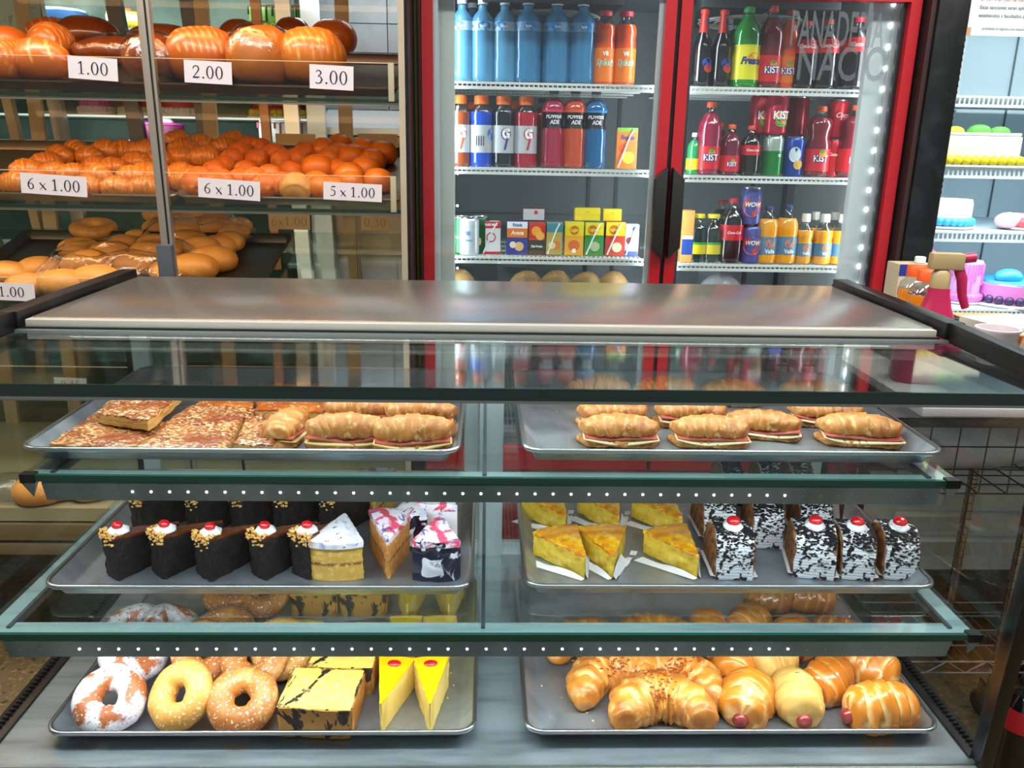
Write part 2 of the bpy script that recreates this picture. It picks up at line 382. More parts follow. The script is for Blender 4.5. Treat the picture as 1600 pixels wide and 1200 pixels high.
# rear sliding doors
rd = cp('rear_door_frame', G().box((-.735, 1.700, ZB), (.745, 1.715, ZB + .03)).box((-.735, 1.700, ZT - .05), (.745, 1.715, ZT - .016))
        .box((-.735, 1.70, ZB), (-.70, 1.715, ZT - .02)).box((.71, 1.70, ZB), (.745, 1.715, ZT - .02)).mesh(), ALUW)
cp('rear_door_stile', mbox((-.012, 1.688, ZB), (.040, 1.700, ZT - .016), .002), ALUW)
cp('rear_door_stile', mbox((-.045, 1.716, ZB), (-.012, 1.726, ZT - .016), .002), ALUW)
for x0, x1 in ((-.70, -.02), (.04, .71)): cp('rear_door_pane', G().add([(x0, 1.707, ZB + .03), (x1, 1.707, ZB + .03), (x1, 1.707, ZT - .05), (x0, 1.707, ZT - .05)], [(0, 1, 2, 3)]).mesh(), GLASS)
def shelf(z, x0, x1, y0, y1, sx0, sx1):
    sh = cp('glass_shelf', mbox((x0, y0 + .006, z - .008), (x1, y1, z)), GSHELF)
    off = Vector((0, 1.38, 0))
    def sub(n, me, ma): return put(n, me, ma, sh)
    sub('shelf_edge', mbox((x0, y0 - .0005, z - .009), (x1, y0 + .006, z + .0003)), mat('shelf_edge_green', '#1b4a40', .15))
    g = G().box((x0, y0 + .008, z - .013), (x1, y0 + .046, z - .0085)).box((x0, y0 + .046, z - .013), (x0 + .03, y1, z - .0085)).box((x1 - .03, y0 + .046, z - .013), (x1, y1, z - .0085))
    sub('shelf_frame', g.mesh(smooth=False), mat('shelf_frame_alu', '#bccdd6', .35, .35, noise=((12, '#9fb2bc', .5, .65, (.3, 3, 1)),)))
    g = G()   # shiny channel, triangular in section, that hangs under the front edge
    h = .030; prof = [(y0 + .004, z - .0095), (y0 + .001, z - .0125), (y0 + .010, z - .0125 - h), (y0 + .014, z - .0125 - h), (y0 + .034, z - .0095)]
    vs = [(x, a, b) for x in (sx0, sx1) for a, b in prof]; n = len(prof)
    g.add(vs, [(i, (i + 1) % n, n + (i + 1) % n, n + i)[::-1] for i in range(n)] + [tuple(range(n)), tuple(range(n, 2 * n))[::-1]])
    sub('light_channel', g.mesh(smooth=False), MIRROR)
    nl = 49; led = cached('led', lambda: G().ball((0, 0, 0), .0018, 6, (1, .6, 1)).mesh())
    for k in range(nl):
        x = sx0 + .02 + (sx1 - sx0 - .04) * k / (nl - 1)
        dim = (x < sx0 + .10) or (x > sx1 - .22)
        o = put('led', led, LEDM if not dim else mat('led_dim', '#8b9196', .4), sh, loc=(x, y0 + .0045, z - .0125 - h * .46))
    for xx in (x0, x1 - .02):
        sub('shelf_clip', mbox((xx, y0 - .003, z - .011), (xx + .02, y0 + .012, z + .002)), BLACK)
        g = G().add([(xx, y0, z - .012), (xx + .02, y0, z - .012), (xx + .016, y0 + .006, z - .034), (xx + .012, y0 + .03, z - .012), (xx + .01, y0 + .01, z - .038)], [(0, 1, 4), (1, 3, 4), (3, 0, 4)])
        sub('corner_bracket', g.mesh(smooth=False), MIRROR)
    for xx in (x0 + .03, x1 - .03, 0.0):
        sub('support_arm', G().bar((xx, y0 + .03, z - .012), (xx, 1.68, z - .012), .012, .006).mesh(), mat('arm_steel', '#5c666b', .4, .8))
    return sh
shelf(Z1, -.665, .706, 1.128, 1.66, -.637, .680)
shelf(Z2, -.722, .736, 1.058, 1.66, -.684, .694)
# back of the case: the wires that hold the price cards
wr = tag(put('hanging_wire', G().tube([(-.50, 1.60, Z1 - .02), (-.495, 1.6, 1.0), (-.49, 1.6, Z2)], .003, 6).mesh(), DBROWN), 'thin dark rod standing between the two glass shelves behind the chocolate cakes', 'rod')

# ------------------------------------------------------------------ sheet pans
def rr(w, d, r, off, n=6):
    pts = []
    for cx, cy, a0 in ((w / 2 - r, d / 2 - r, 0), (-w / 2 + r, d / 2 - r, 90), (-w / 2 + r, -d / 2 + r, 180), (w / 2 - r, -d / 2 + r, 270)):
        for k in range(n + 1):
            a = radians(a0 + 90 * k / n); q = max(.002, r + off); pts.append((cx + q * cos(a), cy + q * sin(a)))
    return pts
def loft(w, d, r, rings):
    g = G(); n = 0; vs = []
    for off, z in rings:
        p = rr(w, d, r, off); n = len(p); vs += [(x, y, z) for x, y in p]
    fs = [(j * n + k, j * n + (k + 1) % n, (j + 1) * n + (k + 1) % n, (j + 1) * n + k) for j in range(len(rings) - 1) for k in range(n)]
    fs += [tuple(range(n))[::-1] if rings[0][1] <= rings[1][1] else tuple(range(n))]
    g.add(vs, fs); return g
PANS = []
def pan(label, x0, x1, y0, y1, z, ma=PAN, rim=PANR, h=.025):
    w, d = x1 - x0, y1 - y0
    t = T('sheet_pan', label, 'tray', ((x0 + x1) / 2, (y0 + y1) / 2, z))
    g = loft(w, d, .028, [(-.026, .0012), (-.021, .003), (-.006, h - .003), (-.003, h)])
    g2 = loft(w, d, .028, [(-.024, 0), (-.019, .001), (-.007, h - .005)])
    g.add(g2.v, g2.f); put('pan', g.mesh(ang=60), ma, t)
    g = loft(w, d, .028, [(-.004, h - .001), (-.001, h + .002), (.003, h + .001), (.004, h - .003), (.001, h - .006), (-.005, h - .005)]); g.f.pop()
    put('rim', g.mesh(ang=80), rim, t); PANS.append(t); return t
pan('aluminium sheet pan of almond pastry and croissant sandwiches', -.688, -.040, 1.172, 1.645, Z1 + .0005)
pan('aluminium sheet pan of ham and cheese croissants on the top shelf', .060, .708, 1.180, 1.645, Z1 + .0005)
pan('aluminium sheet pan of chocolate and white cake slices', -.672, -.020, 1.150, 1.62, Z2 + .0005)
pan('aluminium sheet pan of yellow pie slices and cream rolls', .066, .718, 1.155, 1.62, Z2 + .0005)
pan('aluminium sheet pan of doughnuts, marble cake and yellow slices', -.660, -.012, 1.078, 1.56, ZB + .0005)
pan('aluminium sheet pan of croissants and sausage rolls', .068, .716, 1.078, 1.56, ZB + .0005)
F1, F2, F3 = Z1 + .0022, Z2 + .0022, ZB + .0022

# ------------------------------------------------------------------ baked goods: meshes
def roll_me(L, R, arc, nr, seed, endr=.35, spiral=False, depth=.10, flat=.6, p=2.2, nu=56, nv=26):
    def fn(u, v):
        t = u * 2 - 1; ph = v * 2 * pi
        r = R * (endr + (1 - endr) * (max(0, 1 - abs(t) ** p)) ** .6)
        if abs(t) > .93: r *= sqrt(max(0, 1 - ((abs(t) - .93) / .07) ** 2)) + .001
        s = ((t + 1) * nr / 2 + v + .10 * sin(2 * ph + seed)) if spiral else abs(t) * nr + .16 * sin(ph + seed + (1 if t > 0 else 2)) + .3
        s += .55 * N3((t * 1.5, cos(ph), sin(ph)), 1.3, seed); fr = s - math.floor(s)
        r *= 1 + depth * (fr ** .6 - .55)
        c = max(0, 1 - fr / (.34 if spiral else .24)) * ((1.0 if spiral else .6) + .9 * N3((t * 2, cos(ph), sin(ph)), 2.0, seed + 2)) + max(0, (fr - .95) / .05) * .2; c = max(0, c)
        y = r * cos(ph); z = r * sin(ph)
        q = (t * L / 2 / max(R, .001), y / R, z / R)
        d = 1 + .12 * N3(q, 1.4, seed) + .05 * N3(q, 4.5, seed) + .02 * N3(q, 11, seed); y *= d; z *= d
        z = max(z, -flat * R) + flat * R
        if arc:
            RR = L / arc; a = t * arc / 2; x = (RR + y) * sin(a); yy = (RR + y) * cos(a) - RR
            return (x, yy, z, min(1, c))
        return (t * L / 2, y, z, min(1, c))
    return G().surf(nu, nv, fn, True).mesh(ang=80)
def loaf_me(L, Wd, H, seed, point=2.0, stripes=0, ang=.5, nu=36, nv=24, split=False):
    def fn(u, v):
        t = u * 2 - 1; ph = v * 2 * pi; e = sqrt(max(0, 1 - abs(t) ** point))
        x = t * L / 2; y = Wd / 2 * e * cos(ph); z = H * .58 * e * sin(ph)
        q = (x * 20, y * 20, z * 20); d = 1 + .06 * N3(q, .9, seed) + .02 * N3(q, 4, seed); y *= d; z *= d
        c = 0
        if stripes and sin(ph) > .05:
            s = (t * stripes + ang * cos(ph) * 1.6); fr = abs(s - round(s)); w = .13
            if fr < w * .7 and abs(t) < .85: c = (1 - fr / w); z += -.004 * c
        if split and sin(ph) > .2:
            k = abs(cos(ph)) < .14
            if k and abs(t) < .7: z -= .008; c = .8
        z = max(z, -H * .40) + H * .40
        return (x, y, z, c)
    return G().surf(nu, nv, fn, True).mesh(ang=80)
CRO = mat('croissant_crust', '#c9802c', .42, attr='#efca86', noise=((22, '#9c561a', .48, .68), (80, '#dfa95e', .58, .72)), bump=(90, .25, .001), coat=.15)
CROP = mat('croissant_crust_pale', '#bf7d38', .5, attr='#e6c486', noise=((26, '#99561c', .48, .68), (90, '#dcb274', .55, .70)), bump=(110, .35, .001))
CROD = mat('roll_crust_glossy', '#b9681c', .25, attr='#e9b56a', noise=((14, '#964a10', .5, .75),), coat=.5)
ROLLC = mat('roll_crust', '#c8781f', .35, attr='#f4d08c', noise=((14, '#b3661c', .5, .75), (50, '#dfa552', .6, .8)), bump=(60, .12, .001), coat=.25)
ROLLP = mat('roll_crust_pale', '#cfa052', .5, attr='#e3bd78', noise=((14, '#b98a3e', .5, .75),), bump=(40, .25, .001))
SAUS = mat('sausage', '#8f2f2a', .3, noise=((60, '#b85046', .5, .7),), coat=.3, bump=(60, .3, .001))
HAM = mat('ham', '#b25a50', .35, noise=((30, '#93413a', .5, .7),))
CHEESE = mat('cheese', '#e9dcb0', .4)
CHEESEY = mat('yellow_cheese', '#e0c377', .4)
LOAFM = mat('loaf_crust', '#b55a12', .38, attr='#eab577', noise=((5, '#a04a0c', .45, .7), (40, '#d98a3a', .6, .8)), coat=.2)
LOAFD = mat('loaf_crust_dark', '#7d3a10', .25, attr='#b56a2c', noise=((6, '#4f1f06', .45, .7),), coat=.6, bump=(14, .3, .006))
LOAFS = mat('loaf_crust_seeded', '#c5701f', .32, attr='#e6ae68', noise=((5, '#a5500f', .45, .7), (130, '#5f2a08', .68, .72)), coat=.3)
BUNO = mat('bun_crust_orange', '#cc6c12', .42, noise=((7, '#b4540a', .45, .7),), bump=(60, .08, .001))
BUNS = mat('bun_crust_rough', '#c65f14', .5, noise=((60, '#d98030', .5, .65), (40, '#9c3f08', .58, .7)), bump=(70, .7, .003))
BUNP = mat('bun_crust_tan', '#c98a3e', .5, noise=((9, '#a86a26', .45, .72), (50, '#dcae6c', .62, .8)), bump=(50, .15, .001))
CROB = mat('small_roll_crust', '#c4701f', .38, attr='#edb870', noise=((12, '#a4560f', .5, .75),), coat=.2)

# sausage rolls and croissants on the bottom tray
def croissant(px, py, z, rz, label, sc=1, ma=CRO, seed=1, arc=3.2, L=.185, R=.036, group=None, crumbs=True, dy=0, tilt=0):
    p = PZ(px, py, z); p.y += dy
    t = T('croissant', label, 'croissant', p, rz, group, sc=sc); t.rotation_euler = (tilt, 0, rz)
    put('crust', cached(('cr', seed, arc, L, R), lambda: roll_me(L, R, arc, 4.2, seed, .36, depth=.20, nu=80, nv=32, p=1.8)), ma, t)
    if crumbs:
        def mk():
            g = G(); rnd = random.Random(seed)
            for k in range(110):
                a = rnd.gauss(0, .42); ph = rnd.uniform(.25, 1.2) * pi / 1.5 + .2
                RR = L / arc; r = R * 1.06
                y = r * cos(ph); x = (RR + y) * sin(a * .7); yy = (RR + y) * cos(a * .7) - RR; zz = r * sin(ph) + .6 * R + .0005
                b = rnd.uniform(0, 3.1); l = rnd.uniform(.003, .007)
                g.bar((x, yy, zz), (x + l * cos(b), yy + l * sin(b), zz + rnd.uniform(-.001, .001)), .0014)
            return g.mesh(smooth=False)
        o = put('toasted_cheese_bits', cached(('crb', seed), mk), mat('toasted_cheese', '#9c4a1e', .4), t); o['kind'] = 'stuff'
    return t
def sausage_roll(px, py, z, heading, label, sc=1, ma=ROLLC, seed=1, L=.10, R=.040, dy=0, saus=True, spiral=True):
    p = PZ(px, py, z); p.y += dy
    t = T('sausage_roll', label, 'sausage roll', p, heading, sc=sc)
    put('dough', cached(('sr', seed, L, R, spiral), lambda: roll_me(L, R, 0, 4.6, seed, .48, spiral, .14, .62, 2.6)), ma, t)
    if saus:
        g = G().tube([(-L * .40, 0, R * .5), (-L * .50, 0, R * .42), (-L * .56, 0.001, R * .38), (-L * .585, .001, R * .36)], [.011, .0125, .011, .004], 14)
        put('sausage', cached(('sg', L, R), lambda: g.mesh(ang=70)), SAUS, t)
    return t
def sandwich(px, py, z, rz, label, sc=1, seed=1, cheese=CHEESE, dy=.035, lift=0, arc=.9, tilt=0):
    p = PZ(px, py, z); p.y += dy; p.z += lift
    t = T('croissant_sandwich', label, 'sandwich', p, rz, sc=(sc, sc, sc * (.82 if seed < 6 else .70))); t.rotation_euler = (tilt, 0, rz)
    L, R = .125, .030
    put('bottom_half', cached(('sb', seed), lambda: roll_me(L, R * 1.05, arc, 3.6, seed + 3, .5, depth=.10, flat=.30)), CROP, t, sc=(1, 1, .58))
    def sheet(w, d, zz, k, amp, drop):
        def fn(u, v):
            x = (u - .5) * w; y = (v - .5) * d; e = abs(v - .5) * 2
            q = zz + amp * sin(x * 60 + k) * .5 - (drop * max(0, e - .6) * 2.2 if v < .5 else 0) * (1 - (abs(u - .5) * 2) ** 2)
            return (x, y - (x / w) ** 2 * .03 * arc, q)
        g = G().surf(24, 8, fn); g2 = G().surf(24, 8, lambda u, v: (fn(u, v)[0], fn(u, v)[1], fn(u, v)[2] - .0022))
        g.add(g2.v, [f[::-1] for f in g2.f])
        n = 9
        for i in range(24):
            for j in (0, 8):
                a, b = i * n + j, (i + 1) * n + j; c = 25 * n; g.f.append((a, b, b + c, a + c) if j else (b, a, a + c, b + c))
        for j in range(8):
            for i in (0, 24):
                a, b = i * n + j, i * n + j + 1; c = 25 * n; g.f.append((b, a, a + c, b + c) if i else (a, b, b + c, a + c))
        return g.mesh(ang=60)
    put('cheese', cached(('ch', seed), lambda: sheet(.114, .064, .0225, seed, .003, .014)), cheese, t)
    put('ham', cached(('hm', seed), lambda: sheet(.110, .058, .0268, seed + 2, .004, .010)), HAM, t)
    put('top_half', cached(('st', seed), lambda: roll_me(L * .98, R, arc, 3.8, seed, .45, depth=.12, flat=.15)), CROP, t, loc=(0, .004, .026), rot=(radians(6), 0, 0))
    return t

# top shelf, first pan: almond pastry
ALM = mat('almond_pastry_top', '#a5591f', .35, noise=((38, '#7e340e', .42, .62), (70, '#cf9550', .55, .66), (150, '#ecd3a0', .53, .61, (1, 2.2, 1)), (14, '#96461a', .56, .64)), bump=(110, 1.0, .004), coat=.3)
ALMG = mat('glazed_pastry_top', '#b5591f', .25, noise=((30, '#d98a3c', .5, .65), (110, '#efd09a', .60, .68), (26, '#8c3812', .62, .75)), bump=(60, .8, .004), coat=.5)
ALMS = mat('flaky_pastry_side', '#d3a65a', .6, noise=((30, '#a8682a', .5, .7, (1, 1, 5)),), bump=(60, .8, .003, (1, 1, 4)))
def slab(pts, zt, th, label, top=ALM, zs=None, seed=0):
    w = [PZ(x, y, zt) for x, y in pts]
    if zs: 
        for q, dz in zip(w, zs): q.z += dz
    c = sum(w, Vector()) / 4; c0 = Vector((c.x, c.y, min(q.z for q in w) - th))
    t = T('almond_pastry', label, 'pastry', c0)
    def fn(u, v, k, shell=False):
        q = (w[0] * (1 - u) * (1 - v) + w[1] * u * (1 - v) + w[2] * u * v + w[3] * (1 - u) * v) - c0
        e = min(u, v, 1 - u, 1 - v)
        zz = q.z - th * (1 - k) - .004 * max(0, 1 - e * 9) * k
        a = .0035 * N3(q, 45, seed); b = .0030 * N3(q, 130, seed + 4)
        return (q.x + a + b * .4, q.y + a + b, zz + (N3(q, 60, seed) * .0028 + N3(q, 160, seed) * .0016) * k)
    put('pastry_layers', G().solid(22, 18, 5, lambda u, v, k: fn(u, v, k * .86)).mesh(ang=60), ALMS, t)
    put('almond_crust', G().solid(34, 28, 2, lambda u, v, k: fn(u, v, .84 + .16 * k)).mesh(ang=60), top, t)
    return t
slab([(75, 690), (203, 697), (262, 655), (150, 640)], F1 + .016, .0155, 'flat almond pastry at the near corner of the pan, beside the case end')
slab([(207, 697), (352, 700), (378, 652), (268, 648)], F1 + .018, .0175, 'almond pastry beside the corner piece, dark glazed near edge', seed=3)
slab([(262, 652), (372, 655), (400, 636), (298, 630)], F1 + .018, .0175, 'almond pastry behind the row at the pan edge, under the stacked piece', seed=5)
slab([(147, 640), (232, 656), (296, 600), (214, 596)], F1 + .040, .022, 'thick almond pastry stacked on top of the others', seed=7, zs=(0, .004, .004, .0))
slab([(304, 632), (393, 636), (402, 598), (338, 598)], F1 + .020, .0195, 'small glazed pastry square at the back of the pan', top=ALMG, seed=9)
slab([(398, 637), (505, 641), (518, 597), (413, 596)], F1 + .020, .0195, 'wide glazed pastry square behind the croissant sandwiches', top=ALMG, seed=11)
slab([(366, 690), (424, 692), (470, 645), (386, 645)], F1 + .020, .0195, 'almond pastry half hidden behind the end-on croissant', seed=13)
YC = CHEESEY
sandwich(437, 703, F1, radians(80), 'croissant sandwich seen end-on beside the almond pastry', .92, 1, YC, .05, 0, .7)
sandwich(535, 706, F1, radians(2), 'ham croissant at the pan edge, in the middle of the pastry pan', 1.02, 2, YC)
sandwich(562, 662, F1, radians(-4), 'ham croissant with a triangle of cheese hanging out, behind the pan edge row', 1.0, 3, YC, .008)
sandwich(655, 682, F1, radians(-3), 'ham croissant under the corner one, in the second row', .98, 4, YC, .04, .004)
sandwich(643, 709, F1, radians(4), 'ham croissant at the near corner of the pastry pan', 1.06, 5, YC, .03)
# second pan, top shelf
for i, (px, py, rz, lb) in enumerate([
    (938, 630, 0, 'plain croissant at the back of the sandwich pan, first in its row'),
    (1042, 634, 2, 'plain croissant in the middle of the back row of the sandwich pan'),
    (1150, 638, -2, 'plain croissant at the end of the back row, beside the filled one')]):
    croissant(px, py, F1, radians(rz), lb, .86, CROP, 20 + i, 1.0, .14, .035, crumbs=False, dy=.03)
sandwich(1282, 640, F1, radians(-8), 'filled croissant at the back corner of the sandwich pan', 1.02, 6, dy=.04)
sandwich(958, 665, F1, radians(2), 'filled croissant in the second row, behind the first near one', 1.0, 7, dy=.012)
sandwich(1080, 664, F1, radians(-3), 'filled croissant in the middle of the second row of the sandwich pan', 1.02, 8, dy=.012)
sandwich(1200, 688, F1, radians(-12), 'filled croissant standing askew between the two near ones', 1.0, 9, dy=.028)
sandwich(1292, 664, F1, radians(-10), 'filled croissant with folded ham in front of the back corner one', 1.05, 10, dy=.012)
sandwich(970, 699, F1, radians(-2), 'glossy filled croissant at the near edge of the sandwich pan', 1.06, 11, dy=.028)
sandwich(1114, 700, F1, radians(-4), 'round filled croissant in the middle of the near edge', 1.04, 12, dy=.028)
sandwich(1352, 699, F1, radians(-10), 'filled croissant alone in the near corner of the sandwich pan', 1.10, 13, dy=.030)

# ------------------------------------------------------------------ cake slices
def wedge(L, Wd, H, seed, n=.0016, taper=0, topbulge=0, lo=0, hi=1, grow=0, slump=0, slab=False, nu=18, nv=12, nw=10, cfun=None):
    """apex at the origin, opening towards +Y"""
    a = math.asin(min(.95, Wd / 2 / L))
    def fn(u, v, k):
        r = (.03 + .97 * u) * L + grow; an = (v * 2 - 1) * a; kk = lo + (hi - lo) * k
        x = r * sin(an) * (1 + grow * 8); y = r * cos(an); z = kk * H
        s = 1 - taper * (1 - kk); x *= s
        if k == 1: z += topbulge * sin(pi * u) * sin(pi * v)
        z -= slump * (1 - u) * (1 if slab else kk)
        d = n * (N3((x, y, z), 90, seed) + .6 * N3((x, y, z), 240, seed))
        return (x + d, y + d, z + (d * .7 if kk > .02 else 0), cfun(u, v, kk) if cfun else 0)
    return G().solid(nu, nv, nw, fn)
def dollop(seed=0, r=.017):
    pr = [(r * .75, 0), (r * 1.0, .003), (r * .98, .006), (r * .78, .0085), (r * .7, .010), (r * .5, .0125), (r * .2, .014), (1e-5, .014)]
    return G().lathe(pr, 22, fn=lambda a, z: 1 + .06 * sin(5 * a + z * 400 + seed)).mesh(ang=80)
CREAM = mat('whipped_cream', '#e4e6ea', .4, sss=.0)
CHERRY = mat('red_cherry', '#c5101a', .12, coat=.8, noise=((60, '#e23436', .5, .7),))
CHOC = mat('chocolate_sponge', '#15100f', .75, noise=((160, '#2c211e', .5, .62), (60, '#0b0808', .5, .6)), bump=(170, 1.0, .004))
GANA = mat('chocolate_glaze', '#5c2c17', .3, noise=((40, '#8a4a26', .5, .7),), coat=.4)
NUT = mat('chopped_nuts', '#d9a24e', .5, noise=((200, '#efcf8c', .5, .6),))
def choc(px, py, zt, label, heading=20, cherry=True, seed=0, H=.070):
    f = PZ(px, py, zt); h = radians(heading + 20); L, Wd = .125, .042
    ap = Vector((f.x + L * sin(h), f.y + L * cos(h), zt - H))
    t = T('chocolate_cake_slice', label, 'cake', ap, pi - h)
    s = seed % 3
    put('sponge', cached(('cs', s), lambda: wedge(L, Wd, H, s, .0026, slump=.018).mesh(ang=70)), CHOC, t)
    put('glaze', cached(('cg', s), lambda: wedge(L, Wd, .004, s, .001, nw=2, grow=.001, slump=.018, slab=True).mesh(ang=70)), GANA, t, loc=(0, 0, H))
    def nuts():
        g = G(); r = random.Random(s)
        for k in range(75):
            an = r.uniform(-.2, .2); rr_ = L - abs(r.gauss(0, .010)) + .002; z = .0055 + r.uniform(0, .002)
            if k % 2: rr_ = L + .002; z = .004 - abs(r.gauss(0, .007))
            q = r.uniform(.0016, .003); g.add(*(lambda b: (b.v, b.f))(G().ball((rr_ * sin(an), rr_ * cos(an), z), q, 3, (1, 1, .8))))
        return g.mesh(smooth=False)
    o = put('nuts', cached(('cn', s), nuts), NUT, t, loc=(0, 0, H)); o['kind'] = 'stuff'
    c = put('cream', cached(('cd', s), lambda: dollop(s)), CREAM, t, loc=(0, L * .84, H + .001))
    if cherry: put('cherry', cached('chy', lambda: G().ball((0, 0, 0), .0085, 8, (1.15, 1, .8)).mesh()), CHERRY, c, loc=(-.002, .002, .015))
    return t
TOP2 = F2 + .070
for i, (px, py, lb) in enumerate([
    (166, 840, 'black chocolate cake slice at the empty corner end of the near row'),
    (240, 838, 'chocolate cake slice second from the pan corner, near row'),
    (312, 842, 'chocolate cake slice in the middle of the near row of five'),
    (398, 840, 'chocolate cake slice before last in the near row, cherry centred'),
    (466, 840, 'chocolate cake slice pressed against the white frosted wedge')]):
    choc(px, py, TOP2, lb, 22 if i < 4 else 14, True, i)
for i, (px, py, lb) in enumerate([
    (208, 780, 'chocolate cake slice in the far row, first from the pan corner'),
    (296, 780, 'chocolate cake slice in the far row, second from the pan corner'),
    (366, 780, 'chocolate cake slice in the middle of the far row'),
    (434, 780, 'chocolate cake slice in the far row, before the last one'),
    (508, 780, 'chocolate cake slice in the far row beside the frosted wedges')]):
    choc(px, py, TOP2, lb, 22, True, i + 1)
YSP = mat('vanilla_sponge', '#d9ac4e', .7, attr='#7c3a16', noise=((120, '#e6c473', .5, .65),), bump=(160, .6, .002))
YSP2 = mat('orange_sponge', '#c98a44', .7, attr='#8a4a20', noise=((120, '#dca763', .5, .65),), bump=(160, .6, .002))
FRW = mat('white_frosting', '#e6e8ee', .35, noise=((22, '#a8aed2', .56, .70, (1, 1, 1), 1.5), (95, '#3a3550', .645, .665)))
FRP = mat('pink_swirl_frosting', '#ebe4ec', .35, noise=((16, '#e0506f', .50, .56, (1, 1, 1), 2.5), (24, '#5a4f86', .58, .64, (1, 1, 1), 2.5)))
FRD = mat('dark_violet_glaze', '#12122b', .15, noise=((22, '#e6e6ee', .58, .62, (1, 1, 1), 2),), coat=.7)
def frosted(px, py, z, label, rz, apex_front, L, Wd, H, sp, fr, seed, face=None, mid=.5, dy=0):
    p = PZ(px, py, z); p.y += dy
    if not apex_front: p = Vector((p.x, p.y + L, p.z)); rz = pi + rz
    t = T('frosted_cake_slice', label, 'cake', p, rz)
    put('sponge', wedge(L, Wd, H, seed, .0018, cfun=lambda u, v, k: 1 if abs(k - mid) < .06 else 0, nw=14).mesh(ang=70), sp, t)
    put('frosting', wedge(L, Wd, H, seed, .0012, lo=.99, hi=1.18, grow=.003, topbulge=.004, nw=3).mesh(ang=80), fr, t)
    if face:
        a = math.asin(Wd / 2 / L)
        g = G().surf(14, 14, lambda u, v: ((L + .003 + .002 * N3((u, v, 0), 5, seed)) * sin((u * 2 - 1) * a * 1.05), (L + .003 + .002 * N3((u, v, 0), 5, seed)) * cos((u * 2 - 1) * a * 1.05), H * 1.15 * v))
        g.v = [(x, y + .0 , zz) for x, y, zz in g.v]; n = len(g.v); g.add([(x * .98, y - .004, zz) for x, y, zz in g.v], [f[::-1] for f in g.f])
        put('glaze', g.mesh(ang=80), face, t)
    return t
frosted(524, 908, F2, 'white frosted vanilla wedge with its wide yellow side outward', 0, False, .115, .088, .058, YSP, FRW, 1)
frosted(606, 908, F2, 'pink swirled wedge with its point at the pan edge', radians(3), True, .125, .075, .060, YSP2, FRP, 2)
frosted(682, 908, F2, 'wedge with violet black glaze on its end, in the pan corner', 0, False, .115, .072, .060, YSP2, FRP, 3, FRD)
frosted(585, 828, F2, 'pink swirled wedge in the far row, behind the pointed one', radians(4), True, .115, .070, .060, YSP, FRP, 4, dy=.01)
frosted(640, 860, F2, 'bluish frosted wedge squeezed in the second row', 0, False, .110, .058, .058, YSP, FRW, 5, FRD)
frosted(692, 850, F2, 'white and violet wedge at the back corner beside the pan rim', radians(-6), False, .100, .066, .064, YSP2, FRP, 6, FRW)
# yellow pie slices
PIET = mat('pie_lattice_top', '#dd9a14', .25, wave=(13, '#c77d14', .35, .6, 5.0, 'Y'), noise=((22, '#f4c81c', .5, .60), (16, '#a8560e', .62, .72), (60, '#efa51c', .6, .7)), coat=.6, bump=(30, .5, .004))
PIES = mat('pie_filling_side', '#dcbc3c', .5, noise=((70, '#c79b20', .5, .66), (50, '#ead27a', .6, .7)), bump=(60, .6, .003))
PAPER = mat('white_cake_paper', '#dfe2e2', .6)
def pie(px, py, label, rz, seed, dy=0, L=.118, Wd=.084, H=.037):
    p = PZ(px, py, F2); p.y += dy; t = T('pie_slice', label, 'pie', p, rz)
    put('filling', cached(('pf', seed % 3), lambda: wedge(L, Wd, H, seed, .0022).mesh(ang=70)), PIES, t, loc=(0, 0, .001))
    put('lattice_top', cached(('pt', seed % 3), lambda: wedge(L, Wd, .005, seed, .0022, nw=2, grow=.002, topbulge=.003, nu=24, nv=20).mesh(ang=80)), PIET, t, loc=(0, 0, H), rot=(0, 0, 0))
    g = G().surf(12, 6, lambda u, v: ((v * .010 + .002 + u * L) * sin(.43 + .06 * v), (u * L * .9 + .004) * cos(.43 + .06 * v) - .004, .0006 + .026 * (1 - v) * sin(pi * min(1, u * 1.3 + .1)) + .002 * sin(u * 20)))
    g.surf(12, 6, lambda u, v: (-(v * .012 + .002 + u * L) * sin(.43 + .14 * v), (u * L * .9 + .004) * cos(.43 + .14 * v) - .004, .0006 + .006 * (1 - v) * sin(pi * min(1, u * 1.3 + .1))))
    put('paper_liner', cached(('pl', seed % 2), lambda: g.mesh()), PAPER, t)
    return t
pie(914, 906, 'yellow lattice pie slice first at the near edge of the pan, turned aside', radians(22), 1)
pie(957, 906, 'yellow lattice pie slice pointing straight out between two others', radians(2), 2)
pie(1090, 905, 'yellow lattice pie slice beside the first cream roll', radians(18), 3)
pie(884, 838, 'yellow pie slice in the far row, first by the pan side', radians(20), 4)
pie(966, 838, 'yellow pie slice in the middle of the far row', radians(12), 5)
pie(1065, 842, 'yellow pie slice in the far row beside the cream rolls', radians(20), 6)
